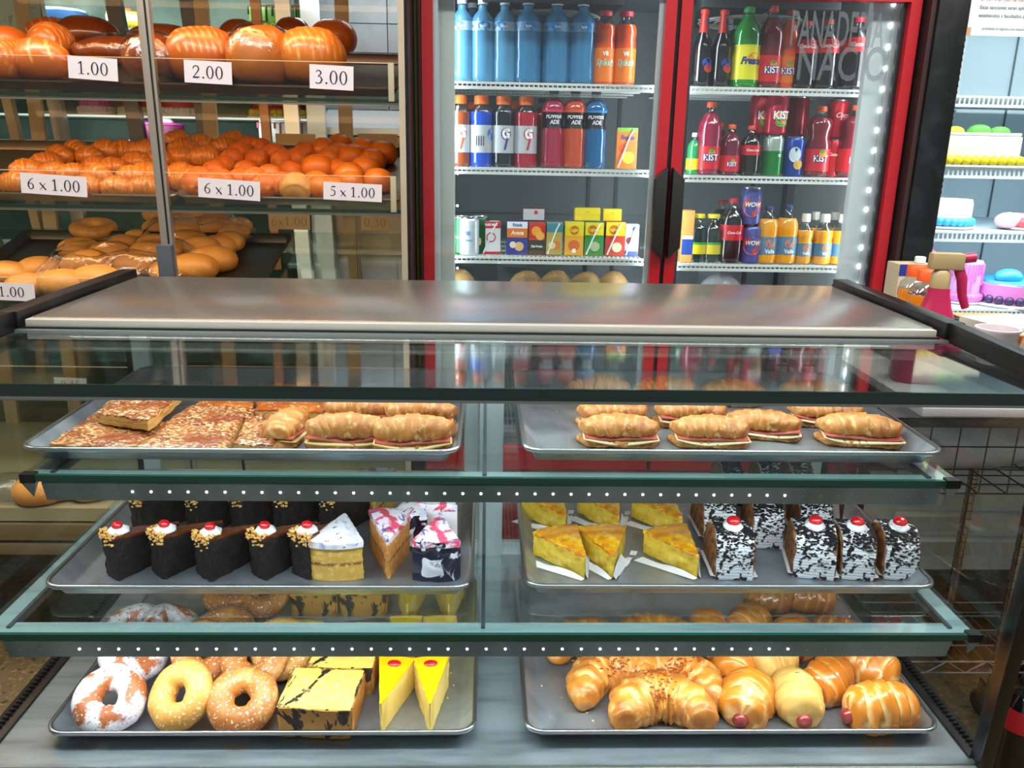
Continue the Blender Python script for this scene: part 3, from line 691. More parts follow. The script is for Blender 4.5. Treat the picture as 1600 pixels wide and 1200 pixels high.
# cream roll slices
RSP = mat('roll_sponge', '#8a5a2c', .8, wave=(14, '#6b4220', .4, .7, 4.0, 'RINGS'), noise=((120, '#a87440', .55, .7),), bump=(150, .8, .003))
RCR = mat('cream_with_crumbs', '#dfe3e6', .45, noise=((85, '#0f0d0e', .55, .59),), wave=(60, '#b9c0c6', .3, .9, .6, 'Z'), bump=(80, .3, .002))
CRMB = mat('dark_cookie_crumbs', '#0d0b0c', .7, bump=(160, .8, .003))
def creamroll(px, py, label, seed=0, w=.060, dy=0, cherry=True, rz=0, paper=True):
    p = PZ(px, py, F2); p.y += dy; t = T('cream_roll_slice', label, 'cake', p, rz)
    D, H = .092, .074; s = seed % 4
    def prof(v, e):  # D-shaped arch, v 0..1 from near foot over the top to the far foot
        a = pi * v; return (D / 2 - (D / 2 + e) * math.copysign(abs(cos(a)) ** .8, cos(a)), (H + e) * sin(a) ** .62 if 0 < v < 1 else 0)
    def shellf(x0, x1, e, nz):
        g = G()
        def fn(u, v):
            y, z = prof(v, e); x = x0 + (x1 - x0) * u; d = nz * (N3((x, y, z), 120, seed) + N3((x, y, z), 50, seed))
            return (x + d, y - d, max(0.0005, z + d))
        g.surf(12, 30, fn)
        for u in (0, 1):
            ring = [fn(u, k / 30) for k in range(31)]; o = len(g.v); g.add([q[:3] for q in ring] + [(x0 if u == 0 else x1, D / 2, .001)], [(k, k + 1, 31) if u else (k + 1, k, 31) for k in range(30)])
        return g.mesh(ang=50)
    put('cream_coat', cached(('rc', s, w), lambda: shellf(-w / 2 + .003, w / 2 - .003, .004, .0018)), RCR, t)
    put('sponge_roll', cached(('rs', s, w), lambda: shellf(-w / 2, w / 2, -.001, .0012)), RSP, t)
    def crumbs():
        g = G(); r = random.Random(seed)
        for k in range(520):
            v = min(.97, max(.02, r.gauss(.42, .15) if k < 430 else r.uniform(.06, .6))); y, z = prof(v, .0045); x = r.uniform(-w / 2 + .003, w / 2 - .003); q = r.uniform(.0012, .0026)
            b = G().ball((x, y, z), q, 3, (1.4, 1, .6)); g.add(b.v, b.f)
        return g.mesh(smooth=False)
    o = put('cookie_crumbs', cached(('rk', s, w), crumbs), CRMB, t); o['kind'] = 'stuff'
    if cherry:
        c = put('cream', cached('rd', lambda: dollop(1, .0165)), CREAM, t, loc=(0, D * .40, H + .001), rot=(radians(12), 0, 0))
        put('cherry', cached('chy', None), CHERRY, c, loc=(0, 0, .014), sc=1.2)
    if paper:
        g = G().surf(2, 16, lambda u, v: (-w / 2 - .006 + (w + .012) * u, v * D - .002, .0007 + .006 * abs(u - .5) * 2))
        put('paper_liner', cached(('rp', w), lambda: g.mesh()), PAPER, t)
    return t
creamroll(1146, 905, 'crumbed cream roll slice beside the yellow pies, near edge', 0, .066, rz=radians(-3))
creamroll(1270, 903, 'crumbed cream roll slice showing its brown sponge side, after the gap', 1, .070, rz=radians(-12))
creamroll(1338, 905, 'crumbed cream roll slice between two others at the near edge', 2, .058, rz=radians(-8))
creamroll(1405, 905, 'crumbed cream roll slice in the near corner of the pan', 3, .058, rz=radians(-8))
creamroll(1122, 842, 'crumbed cream roll slice in the second row, by the yellow pies', 2, .062)
creamroll(1198, 856, 'crumbed cream roll slice in the second row, behind the gap', 3, .058, rz=radians(-4))
creamroll(1272, 848, 'crumbed cream roll slice in the second row, behind the brown sided one', 0, .060, rz=radians(-6))
for i, (px, lb) in enumerate([(1150, 'brown roll slice in the last row of the pan, by the pies'), (1212, 'brown roll slice in the middle of the last row'), (1262, 'brown roll slice at the end of the last row')]):
    creamroll(px, 800, lb, i + 1, .045, dy=.03, cherry=False, paper=False)
p = PZ(1316, 822, F2)
t = T('wrapped_cake_slice', 'dark glazed cake slice in paper behind the cream rolls', 'cake', p, radians(12))
put('cake', wedge(.10, .06, .055, 4, .001).mesh(ang=60), mat('dark_caramel', '#4a160c', .15, noise=((10, '#8a4a26', .55, .7),), coat=.8), t)
put('paper', G().surf(6, 6, lambda u, v: (-.004 - .02 * u - .012 * v, .10 * u, .06 * v)).mesh(), PAPER, t)

# ------------------------------------------------------------------ bottom tray
DON = mat('doughnut_sugared', '#b9712c', .5, noise=((12, '#a05a1e', .45, .7), (230, '#f0e6dc', .60, .66), (30, '#d99a55', .58, .72)), bump=(200, .4, .002))
DONL = mat('doughnut_pale_sugared', '#d9a04c', .5, noise=((12, '#c88a36', .45, .7), (230, '#f3e6cc', .60, .66)), bump=(200, .4, .002))
DONP = mat('doughnut_powdered', '#a85a28', .5, noise=((17, '#d9d3d8', .44, .50, (1, 1, 1), .8), (260, '#8f5c3c', .60, .66), (240, '#f2f0f4', .62, .68, (1.1, 1, 1))), bump=(200, .5, .002))
def donut(px, py, label, ma, tilt=38, seed=0, rz=0, dy=.03, lift=.0, R=.0345, r=.0225, sx=1.0, sc=.96):
    p = PZ(px, py, F3); p.y += dy; p.z += lift
    t = T('doughnut', label, 'doughnut', p, group=None)
    def fn(u, v):
        a = 2 * pi * u; b = 2 * pi * v; q = (cos(a) * 2, sin(a) * 2, cos(b))
        rr_ = r * (1 + .10 * N3(q, .8, seed) + .03 * N3(q, 3, seed)); RR = R * (1 + .05 * N3((cos(a), sin(a), 0), .9, seed))
        return ((RR + rr_ * cos(b)) * cos(a), (RR + rr_ * cos(b)) * sin(a), rr_ * .92 * sin(b))
    def mk():
        g = G().surf(48, 24, fn, True); return g.mesh(ang=89)
    th = radians(tilt); ext = (R + r) * sin(th) + r * cos(th) * .5
    me = cached(('dn', seed), mk)
    put('ring', me, ma, t, loc=(0, .007, (R * sin(th) + r * .97) * sc), rot=(th, 0, rz), sc=(sx * sc, sc, sc))
    return t
donut(160, 1152, 'powdered doughnut at the near corner of the bottom pan', DONP, 36, 1, .3)
donut(272, 1152, 'pale sugared doughnut with a tall hole, second at the near edge', DONL, 46, 2, -.4, sx=.98, dy=.035)
donut(371, 1152, 'brown sugared doughnut third at the near edge, beside the marble cake', DON, 34, 3, .2)
donut(190, 1112, 'powdered doughnut leaning behind the corner one', DONP, 40, 4, .9, dy=.06, lift=.022)
donut(195, 1062, 'powdered doughnut in the back row, first by the pan side', DONP, 30, 5, .5, dy=.06, lift=.012)
donut(246, 1062, 'powdered doughnut in the back row, second from the pan side', DONP, 30, 6, 1.5, dy=.075, lift=.010)
donut(304, 1108, 'sugared doughnut leaning behind the pale one', DON, 48, 7, .8, dy=.06, lift=.016)
donut(385, 1110, 'sugared doughnut behind the brown one at the near edge', DON, 38, 8, .1, dy=.055, lift=.014)
donut(424, 1105, 'light brown doughnut last in the leaning stack, next to the marble cake', DONL, 40, 9, .4, dy=.085, lift=.006)
donut(335, 1050, 'brown doughnut in the back row, before the marble cake', DON, 24, 10, .2, dy=.06)
donut(352, 985, 'sugared doughnut at the very back of the bottom pan', DON, 14, 11, .2, dy=.05, lift=.014)
donut(398, 985, 'sugared doughnut at the very back, beside the far marble cake', DON, 14, 12, .2, dy=.05, lift=.012)
MBT = mat('marble_cake_cut', '#ecc75a', .6, noise=((9, '#2a1c18', .60, .62, (1.8, .8, 1), 3.5), (90, '#f1d682', .55, .7)), bump=(140, .3, .001))
MBS = mat('marble_cake_crust', '#b07c36', .55, noise=((15, '#241510', .53, .56, (1.6, 1, .9), 2.6), (40, '#8f5c22', .6, .7)), bump=(50, .6, .003))
MBE = mat('marble_cake_brown_side', '#a8692a', .6, noise=((40, '#c98f48', .5, .65),), bump=(80, .5, .002))
def marble(px, py, label, w=.108, d=.105, h=.047, seed=0, rz=0, dy=0, plain=False):
    p = PZ(px, py, F3); p.y += dy; t = T('marble_cake_slice', label, 'cake', p, rz)
    def fn(u, v, k, e=0.0):
        x = (u - .5) * (w + 2 * e) * (.94 + .06 * k); y = v * (d + 2 * e) - e; z = k * h
        q = .0014 * N3((x, y, z), 50, seed) + .0006 * N3((x, y, z), 200, seed); ed = .003 * (1 if (u in (0, 1) and v in (0, 1)) else 0)
        return (x + q, y + q + (ed if v == 0 else -ed), z + (q if k else 0))
    put('crust', cached(('mc', seed), lambda: G().solid(18, 16, 8, fn).mesh(ang=60)), MBS, t)
    put('cut_face', cached(('mt', seed), lambda: G().solid(16, 16, 1, lambda u, v, k: fn(.015 + .97 * u, .02 + .96 * v, 1 + k * .02)).mesh(ang=60)), MBT if not plain else YSP, t)
    put('baked_side', cached(('ms', seed), lambda: G().box((w * .48, .004, .003), (w * .505, d - .004, h * .97)).mesh(bev=.001)), MBE, t)
    return t
marble(491, 1153, 'marble cake slice with dark swirled front at the near edge', .118, .105, .050, 1, radians(-4))
marble(530, 1092, 'marble cake slice behind the dark swirled one', .110, .100, .050, 2, radians(-3), .012)
marble(432, 1072, 'marble cake slice beside the doughnuts in the back', .108, .100, .046, 3, radians(-3), .03)
marble(480, 990, 'plain yellow cake slice at the very back by the doughnuts', .090, .09, .044, 4, 0, .06, True)
marble(560, 990, 'marble cake slice at the very back by the yellow wedges', .092, .09, .046, 5, 0, .06)
YT = mat('yellow_jelly_top', '#efc40c', .2, noise=((18, '#e0a008', .55, .75),), coat=.6)
YS = mat('yellow_cheesecake_side', '#e2c268', .6, noise=((70, '#d0aa48', .5, .7, (1, 1, .3)),), bump=(60, .4, .002))
def ywedge(px, py, label, rz, cherry=True, dy=0, L=.128, Wd=.060, H=.052, seed=0):
    p = PZ(px, py, F3); p.y += dy; t = T('yellow_cake_slice', label, 'cake', p, rz)
    put('cake', cached(('yc', seed), lambda: wedge(L, Wd, H, seed, .0018).mesh(ang=70)), YS, t)
    put('jelly_top', cached(('yt', seed), lambda: wedge(L, Wd, .003, seed, .0008, nw=2, topbulge=.001).mesh(ang=80)), YT, t, loc=(0, 0, H))
    if cherry: put('cherry', cached('chf', lambda: G().ball((0, 0, 0), .009, 8, (1.3, .9, .5)).mesh()), CHERRY, t, loc=(0, L * .82, H + .005))
    return t
ywedge(595, 1149, 'yellow wedge with a half cherry, beside the marble cake', radians(-6))
ywedge(672, 1149, 'yellow wedge with a half cherry, beside the pan rim', radians(3), seed=1)
ywedge(628, 1075, 'yellow wedge in the second row behind the first cherry one', radians(2), False, .01)
ywedge(685, 1075, 'yellow wedge in the second row beside the pan rim', radians(2), False, .01, seed=1)
ywedge(634, 1000, 'yellow wedge at the very back by the marble cake', radians(2), False, .03)
ywedge(700, 998, 'yellow wedge in the far corner of the bottom pan', radians(2), False, .03, seed=1)
# croissants
croissant(1027, 1112, F3, radians(0), 'big croissant with toasted cheese, both tips to the pan edge', 1.0, CRO, 31, 3.3, .200, .040, dy=.004)
croissant(945, 1072, F3, radians(22), 'croissant with one tip pointing to the empty side of the pan', 1.0, CRO, 32, 3.1, .20, .037, dy=.010)
croissant(1066, 1080, F3, radians(-28), 'croissant with toasted cheese tucked behind the big one', 1.0, CRO, 33, 2.9, .20, .038, dy=.02)
croissant(912, 1022, F3, radians(14), 'croissant at the back of the pan, tip along the pan side', .95, CRO, 34, 3.0, .20, .034, dy=.03, crumbs=False)
croissant(1030, 1020, F3, radians(-5), 'croissant at the back of the pan behind the other two', .95, CRO, 35, 2.2, .19, .034, dy=.04, crumbs=False)
H_ = radians
sausage_roll(1172, 1128, F3, H_(62), 'sausage roll at the near edge beside the big croissant, tip showing', 1, ROLLC, 1, .098, .042, dy=.024)
sausage_roll(1250, 1125, F3, H_(86), 'pale ridged sausage roll second along the near edge', 1, ROLLP, 2, .100, .039, dy=.026)
sausage_roll(1372, 1128, F3, H_(8), 'glossy sausage roll in the near corner with a thick sausage end', 1, ROLLC, 3, .112, .041)
sausage_roll(1295, 1090, F3, H_(-38 + 180 - 102), 'dark shiny sausage roll behind the near edge row', 1, CROD, 4, .100, .038, dy=.012)
sausage_roll(1352, 1068, F3, H_(140), 'long banded roll along the pan side behind the corner one', 1, ROLLC, 5, .112, .040, saus=False, dy=.01)
sausage_roll(1146, 1064, F3, H_(64), 'sausage roll in the second row next to the croissants', 1, ROLLC, 6, .092, .040, dy=.015)
sausage_roll(1204, 1062, F3, H_(30), 'pale unglazed round roll in the middle of the pan', 1, ROLLP, 7, .092, .045, dy=.02, saus=False, spiral=False)
sausage_roll(1244, 1024, F3, H_(80), 'sausage roll in the third row with its tip to the pale one', 1, ROLLC, 8, .088, .037, dy=.02)
sausage_roll(1314, 1024, F3, H_(-25), 'banded roll in the third row by the pan side', 1, CROD, 9, .100, .038, dy=.02, saus=False)
sausage_roll(1108, 1015, F3, H_(80), 'sausage roll in the third row behind the croissant tips', 1, ROLLC, 10, .086, .038, dy=.02)
sausage_roll(1172, 1000, F3, H_(40), 'sausage roll at the back between the two banded ones', 1, ROLLC, 11, .086, .036, dy=.02)
sausage_roll(1206, 962, F3, H_(10), 'smooth roll in the last row, first one', 1, CROD, 12, .090, .038, dy=.03, saus=False)
sausage_roll(1272, 960, F3, H_(-10), 'smooth roll in the last row beside the pan side', 1, CROD, 13, .094, .038, dy=.03, saus=False)
# loose crumbs on the pans
rnd = random.Random(5)
for pn, x0, x1, y0, y1, k in ((2, -.3, .3, -.21, .05, 26), (5, -.3, -.2, -.2, .1, 24), (4, .22, .29, -.2, .0, 12), (1, -.28, -.1, -.15, .15, 18), (0, .05, .28, 0, .19, 10)):
    g = G()
    for _ in range(k):
        b = G().ball((rnd.uniform(x0, x1), rnd.uniform(y0, y1), .0016), rnd.uniform(.0008, .0022), 3); g.add(b.v, b.f)
    put('crumbs', g.mesh(smooth=False), NUT, PANS[pn])['kind'] = 'stuff'

# ================================================================== drinks cooler
FX0, FX1, FY = -.178, 1.150, 2.40
fr = T('drinks_cooler', 'red two-door drinks cooler with glass doors', 'cooler', ((FX0 + FX1) / 2, 2.7, 0))
def fp(name, me, ma, parent=fr): 
    o = put(name, me, ma, parent)
    if parent is fr: o.location = Vector(o.location) - Vector(((FX0 + FX1) / 2, 2.7, 0))
    return o
fp('cabinet_side', mbox((FX0, FY + .03, .3), (FX0 + .045, 3.08, 2.12)), WHITE)
fp('cabinet_side', mbox((FX1 - .045, FY + .03, .3), (FX1, 3.08, 2.12)), WHITE)
fp('back_liner', mbox((FX0, 3.04, .3), (FX1, 3.08, 2.12)), LINER)
fp('ceiling_liner', mbox((FX0, FY + .03, 1.99), (FX1, 3.08, 2.12)), LINER)
fp('cabinet_bottom', mbox((FX0, FY + .03, .3), (FX1, 3.08, .36)), WHITE)
fp('lower_panel', mbox((FX0, FY, .33), (FX1, FY + .03, .58), .004), REDD)
fp('kick_panel', mbox((FX0, FY + .01, .26), (FX1, FY + .03, .328)), ALU)
fp('mullion', mbox((.478, FY + .035, .3), (.535, FY + .07, 2.1)), mat('mullion_grey', '#3c4144', .4))
for x in (FX0 + .06, FX1 - .06):
    for y in (2.47, 3.0): fp('foot', G().lathe([(.02, 0), (.02, .3)], 10, (x, y, 0)).mesh(), BLACK)
for cx, nm in ((.18, 0), (.80, 1)):
    g = G()
    for r in (.03, .055, .08, .105, .13, .155): g.tube([(cx + r * cos(a), 2.74 + r * sin(a), 1.925) for a in [2 * pi * k / 28 for k in range(29)]], .003, 5, False)
    for k in range(8): a = 2 * pi * k / 8; g.bar((cx + .02 * cos(a), 2.74 + .02 * sin(a), 1.93), (cx + .16 * cos(a), 2.74 + .16 * sin(a), 1.93), .004)
    fp('fan_guard', g.mesh(), WIRE)
    fp('fan_housing', mbox((cx - .20, 2.54, 1.936), (cx + .20, 2.97, 1.989), .004), mat('dark_housing', '#2c3032', .5))
def door(x0, x1, hx, s, label):
    z0, z1, w = .60, 2.02, .030
    g = G().box((x0, FY - .03, z0), (x0 + w, FY, z1)).box((x1 - w, FY - .03, z0), (x1, FY, z1)).box((x0 + w, FY - .03, z1 - .085), (x1 - w, FY, z1)).box((x0 + w, FY - .03, z0), (x1 - w, FY, z0 + .07))
    d = fp('door', g.mesh(smooth=False), RED)
    put('pane', mbox((x0 + w, FY - .012, z0 + .07), (x1 - w, FY - .009, z1 - .085)), GLASSD, d)
    g = G().box((x0 + w, FY - .008, z0 + .07), (x0 + w + .012, FY + .004, z1 - .085)).box((x1 - w - .012, FY - .008, z0 + .07), (x1 - w, FY + .004, z1 - .085))
    put('gasket', g.mesh(smooth=False), mat('gasket_dark', '#15181b', .5) if s > 0 else ALUW, d)
    g = G(); zc = 1.375; hh = .125
    pts = [(0, -hh), (.034, -hh + .03), (.034, hh - .03), (0, hh)]
    vs = [(hx + s * a, y, zc + b) for y in (FY - .062, FY - .0305) for a, b in pts]; n = 4
    fs = [(0, 1, 2, 3), (7, 6, 5, 4)] + [(i, (i + 4), (i + 1) % 4 + 4, (i + 1) % 4) for i in range(4)]
    g.add(vs, fs); me = g.mesh(bev=.004, smooth=True)
    put('handle', me, mat('handle_plastic', '#1a1a1c', .45), d)
    return d
dl = door(FX0, .496, .496 - .001, -1, ''); dr = door(.508, FX1, .508 + .001, 1, '')
fp('door_gap', mbox((.4965, FY - .02, .6), (.5075, FY + .002, 2.02)), BLACK)
# white inner edge and led bars of the doors
fp('light_bar', mbox((FX0 + .045, FY + .032, .4), (FX0 + .085, FY + .06, 1.98), .003), mat('white_bar', '#b9bfb8', .4))
fp('light_bar', mbox((FX1 - .105, FY + .032, .4), (FX1 - .046, FY + .06, 1.98), .003), mat('white_bar2', '#cfd8da', .3))
g = G(); 
for k in range(26): b = G().ball((FX1 - .05, FY + .028, .62 + k * .055), .0045, 5, (.7, .5, 1.6)); g.add(b.v, b.f)
fp('light_dots', g.mesh(), LEDM)
g = G()
for k in range(9): b = G().ball((FX0 + .092, FY + .05, 1.02 + k * .09), .0035, 5); g.add(b.v, b.f)
fp('light_dots', g.mesh(), LEDM)
# reflected shop lettering, laid as grey letters on the pane of the second door
LET = mat('reflected_grey_lettering', '#5f676c', .6, alpha=.55)
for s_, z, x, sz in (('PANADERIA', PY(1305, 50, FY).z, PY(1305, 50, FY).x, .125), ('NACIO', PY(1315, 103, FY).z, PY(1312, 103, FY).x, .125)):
    me = text_me(s_, sz, .012, 0, .38 if len(s_) > 6 else .62); o = put('lettering', me, LET, dr, loc=(x, FY - .0135, z))  # reflected lettering, not printed on the pane
def shz(px, py, Y): return PY(px, py, Y).z
SHY = 2.50
shelves = {}
def wire_shelf(key, x0, x1, z):
    g = G(); g.box((x0, SHY - .008, z - .006), (x1, SHY + .004, z)); g.box((x0, SHY - .010, z - .020), (x1, SHY + .002, z - .012))
    n = int((x1 - x0) / .0135)
    for k in range(n + 1):
        x = x0 + .003 + (x1 - x0 - .006) * k / n; g.box((x - .0016, SHY, z - .006), (x + .0016, 2.98, z - .002))
        g.box((x - .0014, SHY - .007, z - .013), (x + .0014, SHY - .003, z - .005))
    for y in (2.6, 2.72, 2.84, 2.97): g.box((x0, y - .003, z - .011), (x1, y + .003, z - .006))
    fp('wire_shelf', g.mesh(smooth=False), WIRE); shelves[key] = z
lx0, lx1, rx0, rx1 = -.118, .470, .545, 1.078
for key, x0, x1, px, py in (('a1', lx0, lx1, 860, 130), ('a2', lx0, lx1, 855, 263), ('a3', lx0, lx1, 855, 402), ('b1', rx0, rx1, 1225, 138), ('b2', rx0, rx1, 1215, 276), ('b3', rx0, rx1, 1200, 414)):
    wire_shelf(key, x0, x1, shz(px, py, SHY))
for key, x0, x1 in (('a4', lx0, lx1), ('b4', rx0, rx1)): wire_shelf(key, x0, x1, shelves['a3'] - .20 if key == 'a4' else shelves['b3'] - .20)
g = G()
for x in (lx1 - .012, rx0 + .1, rx1 - .01, .36, .95):
    g.box((x - .006, 3.03, .5), (x + .006, 3.04, 1.98))
fp('shelf_track', g.mesh(), mat('track_dark', '#353a3d', .4, .5))

# bottles
PROF = {
 'water': [(.86, 0), (1, .03), (1, .10), (.965, .12), (1, .15), (.97, .18), (1, .22), (.93, .33), (.97, .40), (1, .46), (1, .64), (.98, .70), (.86, .77), (.62, .83), (.36, .87), (.33, .94)],
 'pet': [(.80, 0), (.98, .02), (1, .08), (1, .40), (.96, .46), (1, .54), (.98, .66), (.84, .75), (.55, .83), (.36, .885), (.33, .93)],
 'curvy': [(.80, 0), (.98, .03), (1, .10), (.96, .24), (1, .38), (.98, .46), (.82, .56), (.86, .64), (1, .73), (.88, .81), (.5, .87), (.36, .90), (.34, .93)],
 'sport': [(.90, 0), (1, .03), (1, .10), (.97, .13), (1, .16), (1, .60), (.95, .63), (1, .66), (1, .74), (.90, .81), (.62, .865), (.56, .88)],
 'glassj': [(.85, 0), (1, .03), (1, .56), (.93, .62), (1, .70), (.98, .78), (.78, .84), (.52, .89), (.48, .93)],
 'dark': [(.92, 0), (1, .02), (1, .52), (.80, .62), (.50, .72), (.42, .80), (.38, .96)],
 'mini': [(.85, 0), (1, .04), (1, .42), (.90, .48), (1, .56), (.98, .66), (.7, .76), (.45, .80), (.42, .84)],
}
def interp(pr, z):
    for (r0, z0), (r1, z1) in zip(pr, pr[1:]):
        if z0 <= z <= z1: return r0 + (r1 - r0) * (z - z0) / max(1e-6, z1 - z0)
    return pr[-1][0]
def dens(pr, a, b, n=26):
    zs = sorted(set([a, b] + [z for r, z in pr if a < z < b])); return [(interp(pr, z), z) for z in zs]
CLEAR = glassmat('bottle_clear', (.80, .86, .88), .10, .05)
def bottle(px, shelf, Y, H, R, kind, liquid, label, cat='bottle', name='drink_bottle', band=None, text=None, cap='#e8601c', fill=.84, band2=None, capr=None, texts=(), z=None, x=None, group=None):
    zb = shelves[shelf] if z is None else z; X = PY(px, 230, Y).x if x is None else x
    t = T(name, label, cat, (X, Y, zb + .0006), 0, group)
    if z is None:
        # column of equal world x seen at the height of the shelf
        X = PZ(px, 230 if abs(zb - HC) < .02 else PROJ(Vector((X, Y, zb + H / 2)))[1], HC).x if False else xat(px, Y, zb + H * .4); t.location.x = X
    pr = PROF[kind]; n = 26
    def lat(a, b, e=0): return [(r * R + e, q * H) for r, q in dens(pr, a, b)]
    cl, ck = liquid
    put('bottle', cached(('bt', kind, H, R, fill), lambda: G().lathe(lat(0, fill), n).mesh(ang=60)), mat('liquid_' + ck, cl, .12, coat=.8, alpha=.82 if 'water' in ck else 1), t)
    if fill < pr[-1][1]: put('neck', cached(('bn', kind, H, R, fill), lambda: G().lathe(lat(fill + .003, pr[-1][1]), n).mesh(ang=60)), CLEAR, t)
    cr = (capr or pr[-1][0] * 1.18) * R; zc = pr[-1][1] * H
    hc = max(.012, H * (1 - pr[-1][1]))
    put('cap', cached(('cap', round(cr, 4), round(hc, 4)), lambda: G().lathe([(cr, 0), (cr, hc * .85), (cr * .9, hc)], 20, fn=lambda a, z_: 1 + .02 * cos(20 * a)).mesh(ang=50)), mat('cap_' + cap, cap, .4), t, loc=(0, 0, zc + .0003))
    for bd in (band, band2):
        if bd:
            z0, z1, colr = bd
            o = put('label_wrap', cached(('lb', kind, H, R, z0, z1), lambda: G().lathe(lat(z0, z1, .0006), n, cap=False).mesh(ang=60)), mat('wrap_' + colr, colr, .35), t)
            if bd is band: bo = o
    for tx in texts:
        s_, zz, size, colr, ang, shear, off = tx
        rr_ = interp(pr, zz) * R + .0008
        put('lettering', bent(text_me(s_, size, off, shear, .9), rr_, zz * H, ang), mat('print_' + colr, colr, .4), bo if band else t)
    return t
def xat(px, Y, z):
    # world x at depth Y and height z that the lens sees in column px
    lo = -3.0; hi = 4.0
    for _ in range(40):
        mid = (lo + hi) / 2; v = Vector((mid, Y, z)) - CP; u = 800 + F_PX * v.dot(Rt) / v.dot(Fw)
        if u < px: lo = mid
        else: hi = mid
    return (lo + hi) / 2
def blob_logo(t, R, z, size, colr, ang=0, sx=1.0):
    g = G(); n = 18; g.add([(size * sx * cos(2 * pi * k / n), 0, size * sin(2 * pi * k / n)) for k in range(n)], [tuple(range(n))[::-1]])
    me = cached(('bl', size, sx), lambda: g.mesh(smooth=False)); put('emblem', bent(me, R, z, ang, .0009), mat('print_' + colr, colr, .4), t)
WAT = ('#5fa3cc', 'water'); WATD = ('#4288b8', 'water_deep')
WL = '#a9cbe4'
for i, (px, R, H, lb) in enumerate([(722, .036, .222, 'slim blue water bottle first on the top shelf'), (754, .036, .222, 'slim blue water bottle second on the top shelf'), (788, .036, .222, 'slim blue water bottle third on the top shelf'),
                       (824, .042, .224, 'wide blue water bottle next to the slim ones'), (869, .042, .224, 'wide blue water bottle in the middle of three'), (909, .042, .224, 'wide blue water bottle beside the orange juice bottles')]):
    t = bottle(px, 'a1', 2.56, H, R, 'water', WAT if i < 3 else WATD, lb, band=(.62, .73, WL if i < 3 else '#77a6cf'), cap='#dfe8f0', fill=.93, texts=(('bon', .675, .012, '#ffffff', .0, 0, .02), ('|||||', .675, .010, '#3d5f96', -.9, 0, .01)))
    blob_logo(t, R, .675 * H, .013, '#1f86c8', .15 if i % 2 else -.35, 1.4)
for i, (px, lb) in enumerate([(738, 'far slim water bottle between the first two'), (847, 'far water bottle seen between two wide ones')]):
    bottle(px, 'a1', 2.68, .23, .036, 'water', WATD, lb, cap='#dfe8f0', fill=.93)
for px, lb in ((944, 'orange juice bottle with green lettering beside the water'), (976, 'orange juice bottle with green lettering at the end of the shelf')):
    t = bottle(px, 'a1', 2.55, .198, .031, 'glassj', ('#e4521a', 'orange_red'), lb, band=(.04, .50, '#ee7a22'), cap='#c33a4c', fill=.82, capr=.62,
           texts=(('V8', .42, .016, '#ffffff', 0, 0, .03), ('Splash', .30, .022, '#ffffff', 0, .25, .045), ('Splash', .30, .022, '#2f8a34', .02, .25, .01)))
bottle(930, 'a1', 2.66, .185, .03, 'glassj', ('#c9361c', 'red_juice'), 'far juice bottle half hidden behind the orange ones', cap='#c33a4c', fill=.82, capr=.62)
for px, liq, g1, lb in ((718, ('#8a3f16', 'brown_orange'), '#e8571c', 'brown orange sports drink first on the second shelf'), (752, ('#1447b8', 'blue'), '#1f6fd0', 'blue sports drink with its barcode turned outward'),
                        (786, ('#171a24', 'near_black'), '#4b2f86', 'dark sports drink with a violet emblem'), (821, ('#a5162c', 'crimson'), '#c81f35', 'red sports drink with a red emblem')):
    t = bottle(px, 'a2', 2.55, .198, .0335, 'sport', liq, lb, band=(.20, .59, '#b5bbc2'), cap='#ec6c1e', fill=.78, capr=.62,
           texts=((('G', .47, .036, '#ffffff', .25, 0, .05), ('/', .32, .040, g1, .25, 0, .05)) if g1 != '#1f6fd0' else (('||||', .38, .030, '#22262c', -.1, 0, .01),)))
    blob_logo(t, .0337, .47 * .198, .017, g1, .25 if g1 != '#1f6fd0' else 1.0, .9)
bottle(741, 'a2', 2.66, .185, .032, 'sport', ('#1447b8', 'blue'), 'far blue sports drink behind the two first ones', cap='#ec6c1e', fill=.78, capr=.62)
bottle(806, 'a2', 2.66, .19, .032, 'sport', ('#a5162c', 'crimson'), 'far red sports drink behind the dark one', cap='#ec6c1e', fill=.78, capr=.62)
for px, liq, st, lb in ((864, ('#a01f40', 'pink_red'), '#e0405c', 'pink sports drink with a black band'), (897, ('#c64a28', 'coral'), '#f0603a', 'coral sports drink with a black band'), (929, ('#0f5f98', 'azure'), '#2790d0', 'azure sports drink with a black band')):
    bottle(px, 'a2', 2.55, .224, .0345, 'curvy', liq, lb, band=(.50, .70, '#121216'), band2=(.70, .73, st), cap='#26282c', fill=.86,
           texts=(('POWER', .645, .0155, '#e6e6ea', -.05, .15, .04), ('ADE', .575, .0155, '#e6e6ea', .05, .15, .04)))
bottle(846, 'a2', 2.66, .20, .033, 'curvy', ('#a5162c', 'crimson'), 'far dark red sports drink behind the pink one', cap='#26282c', fill=.86)

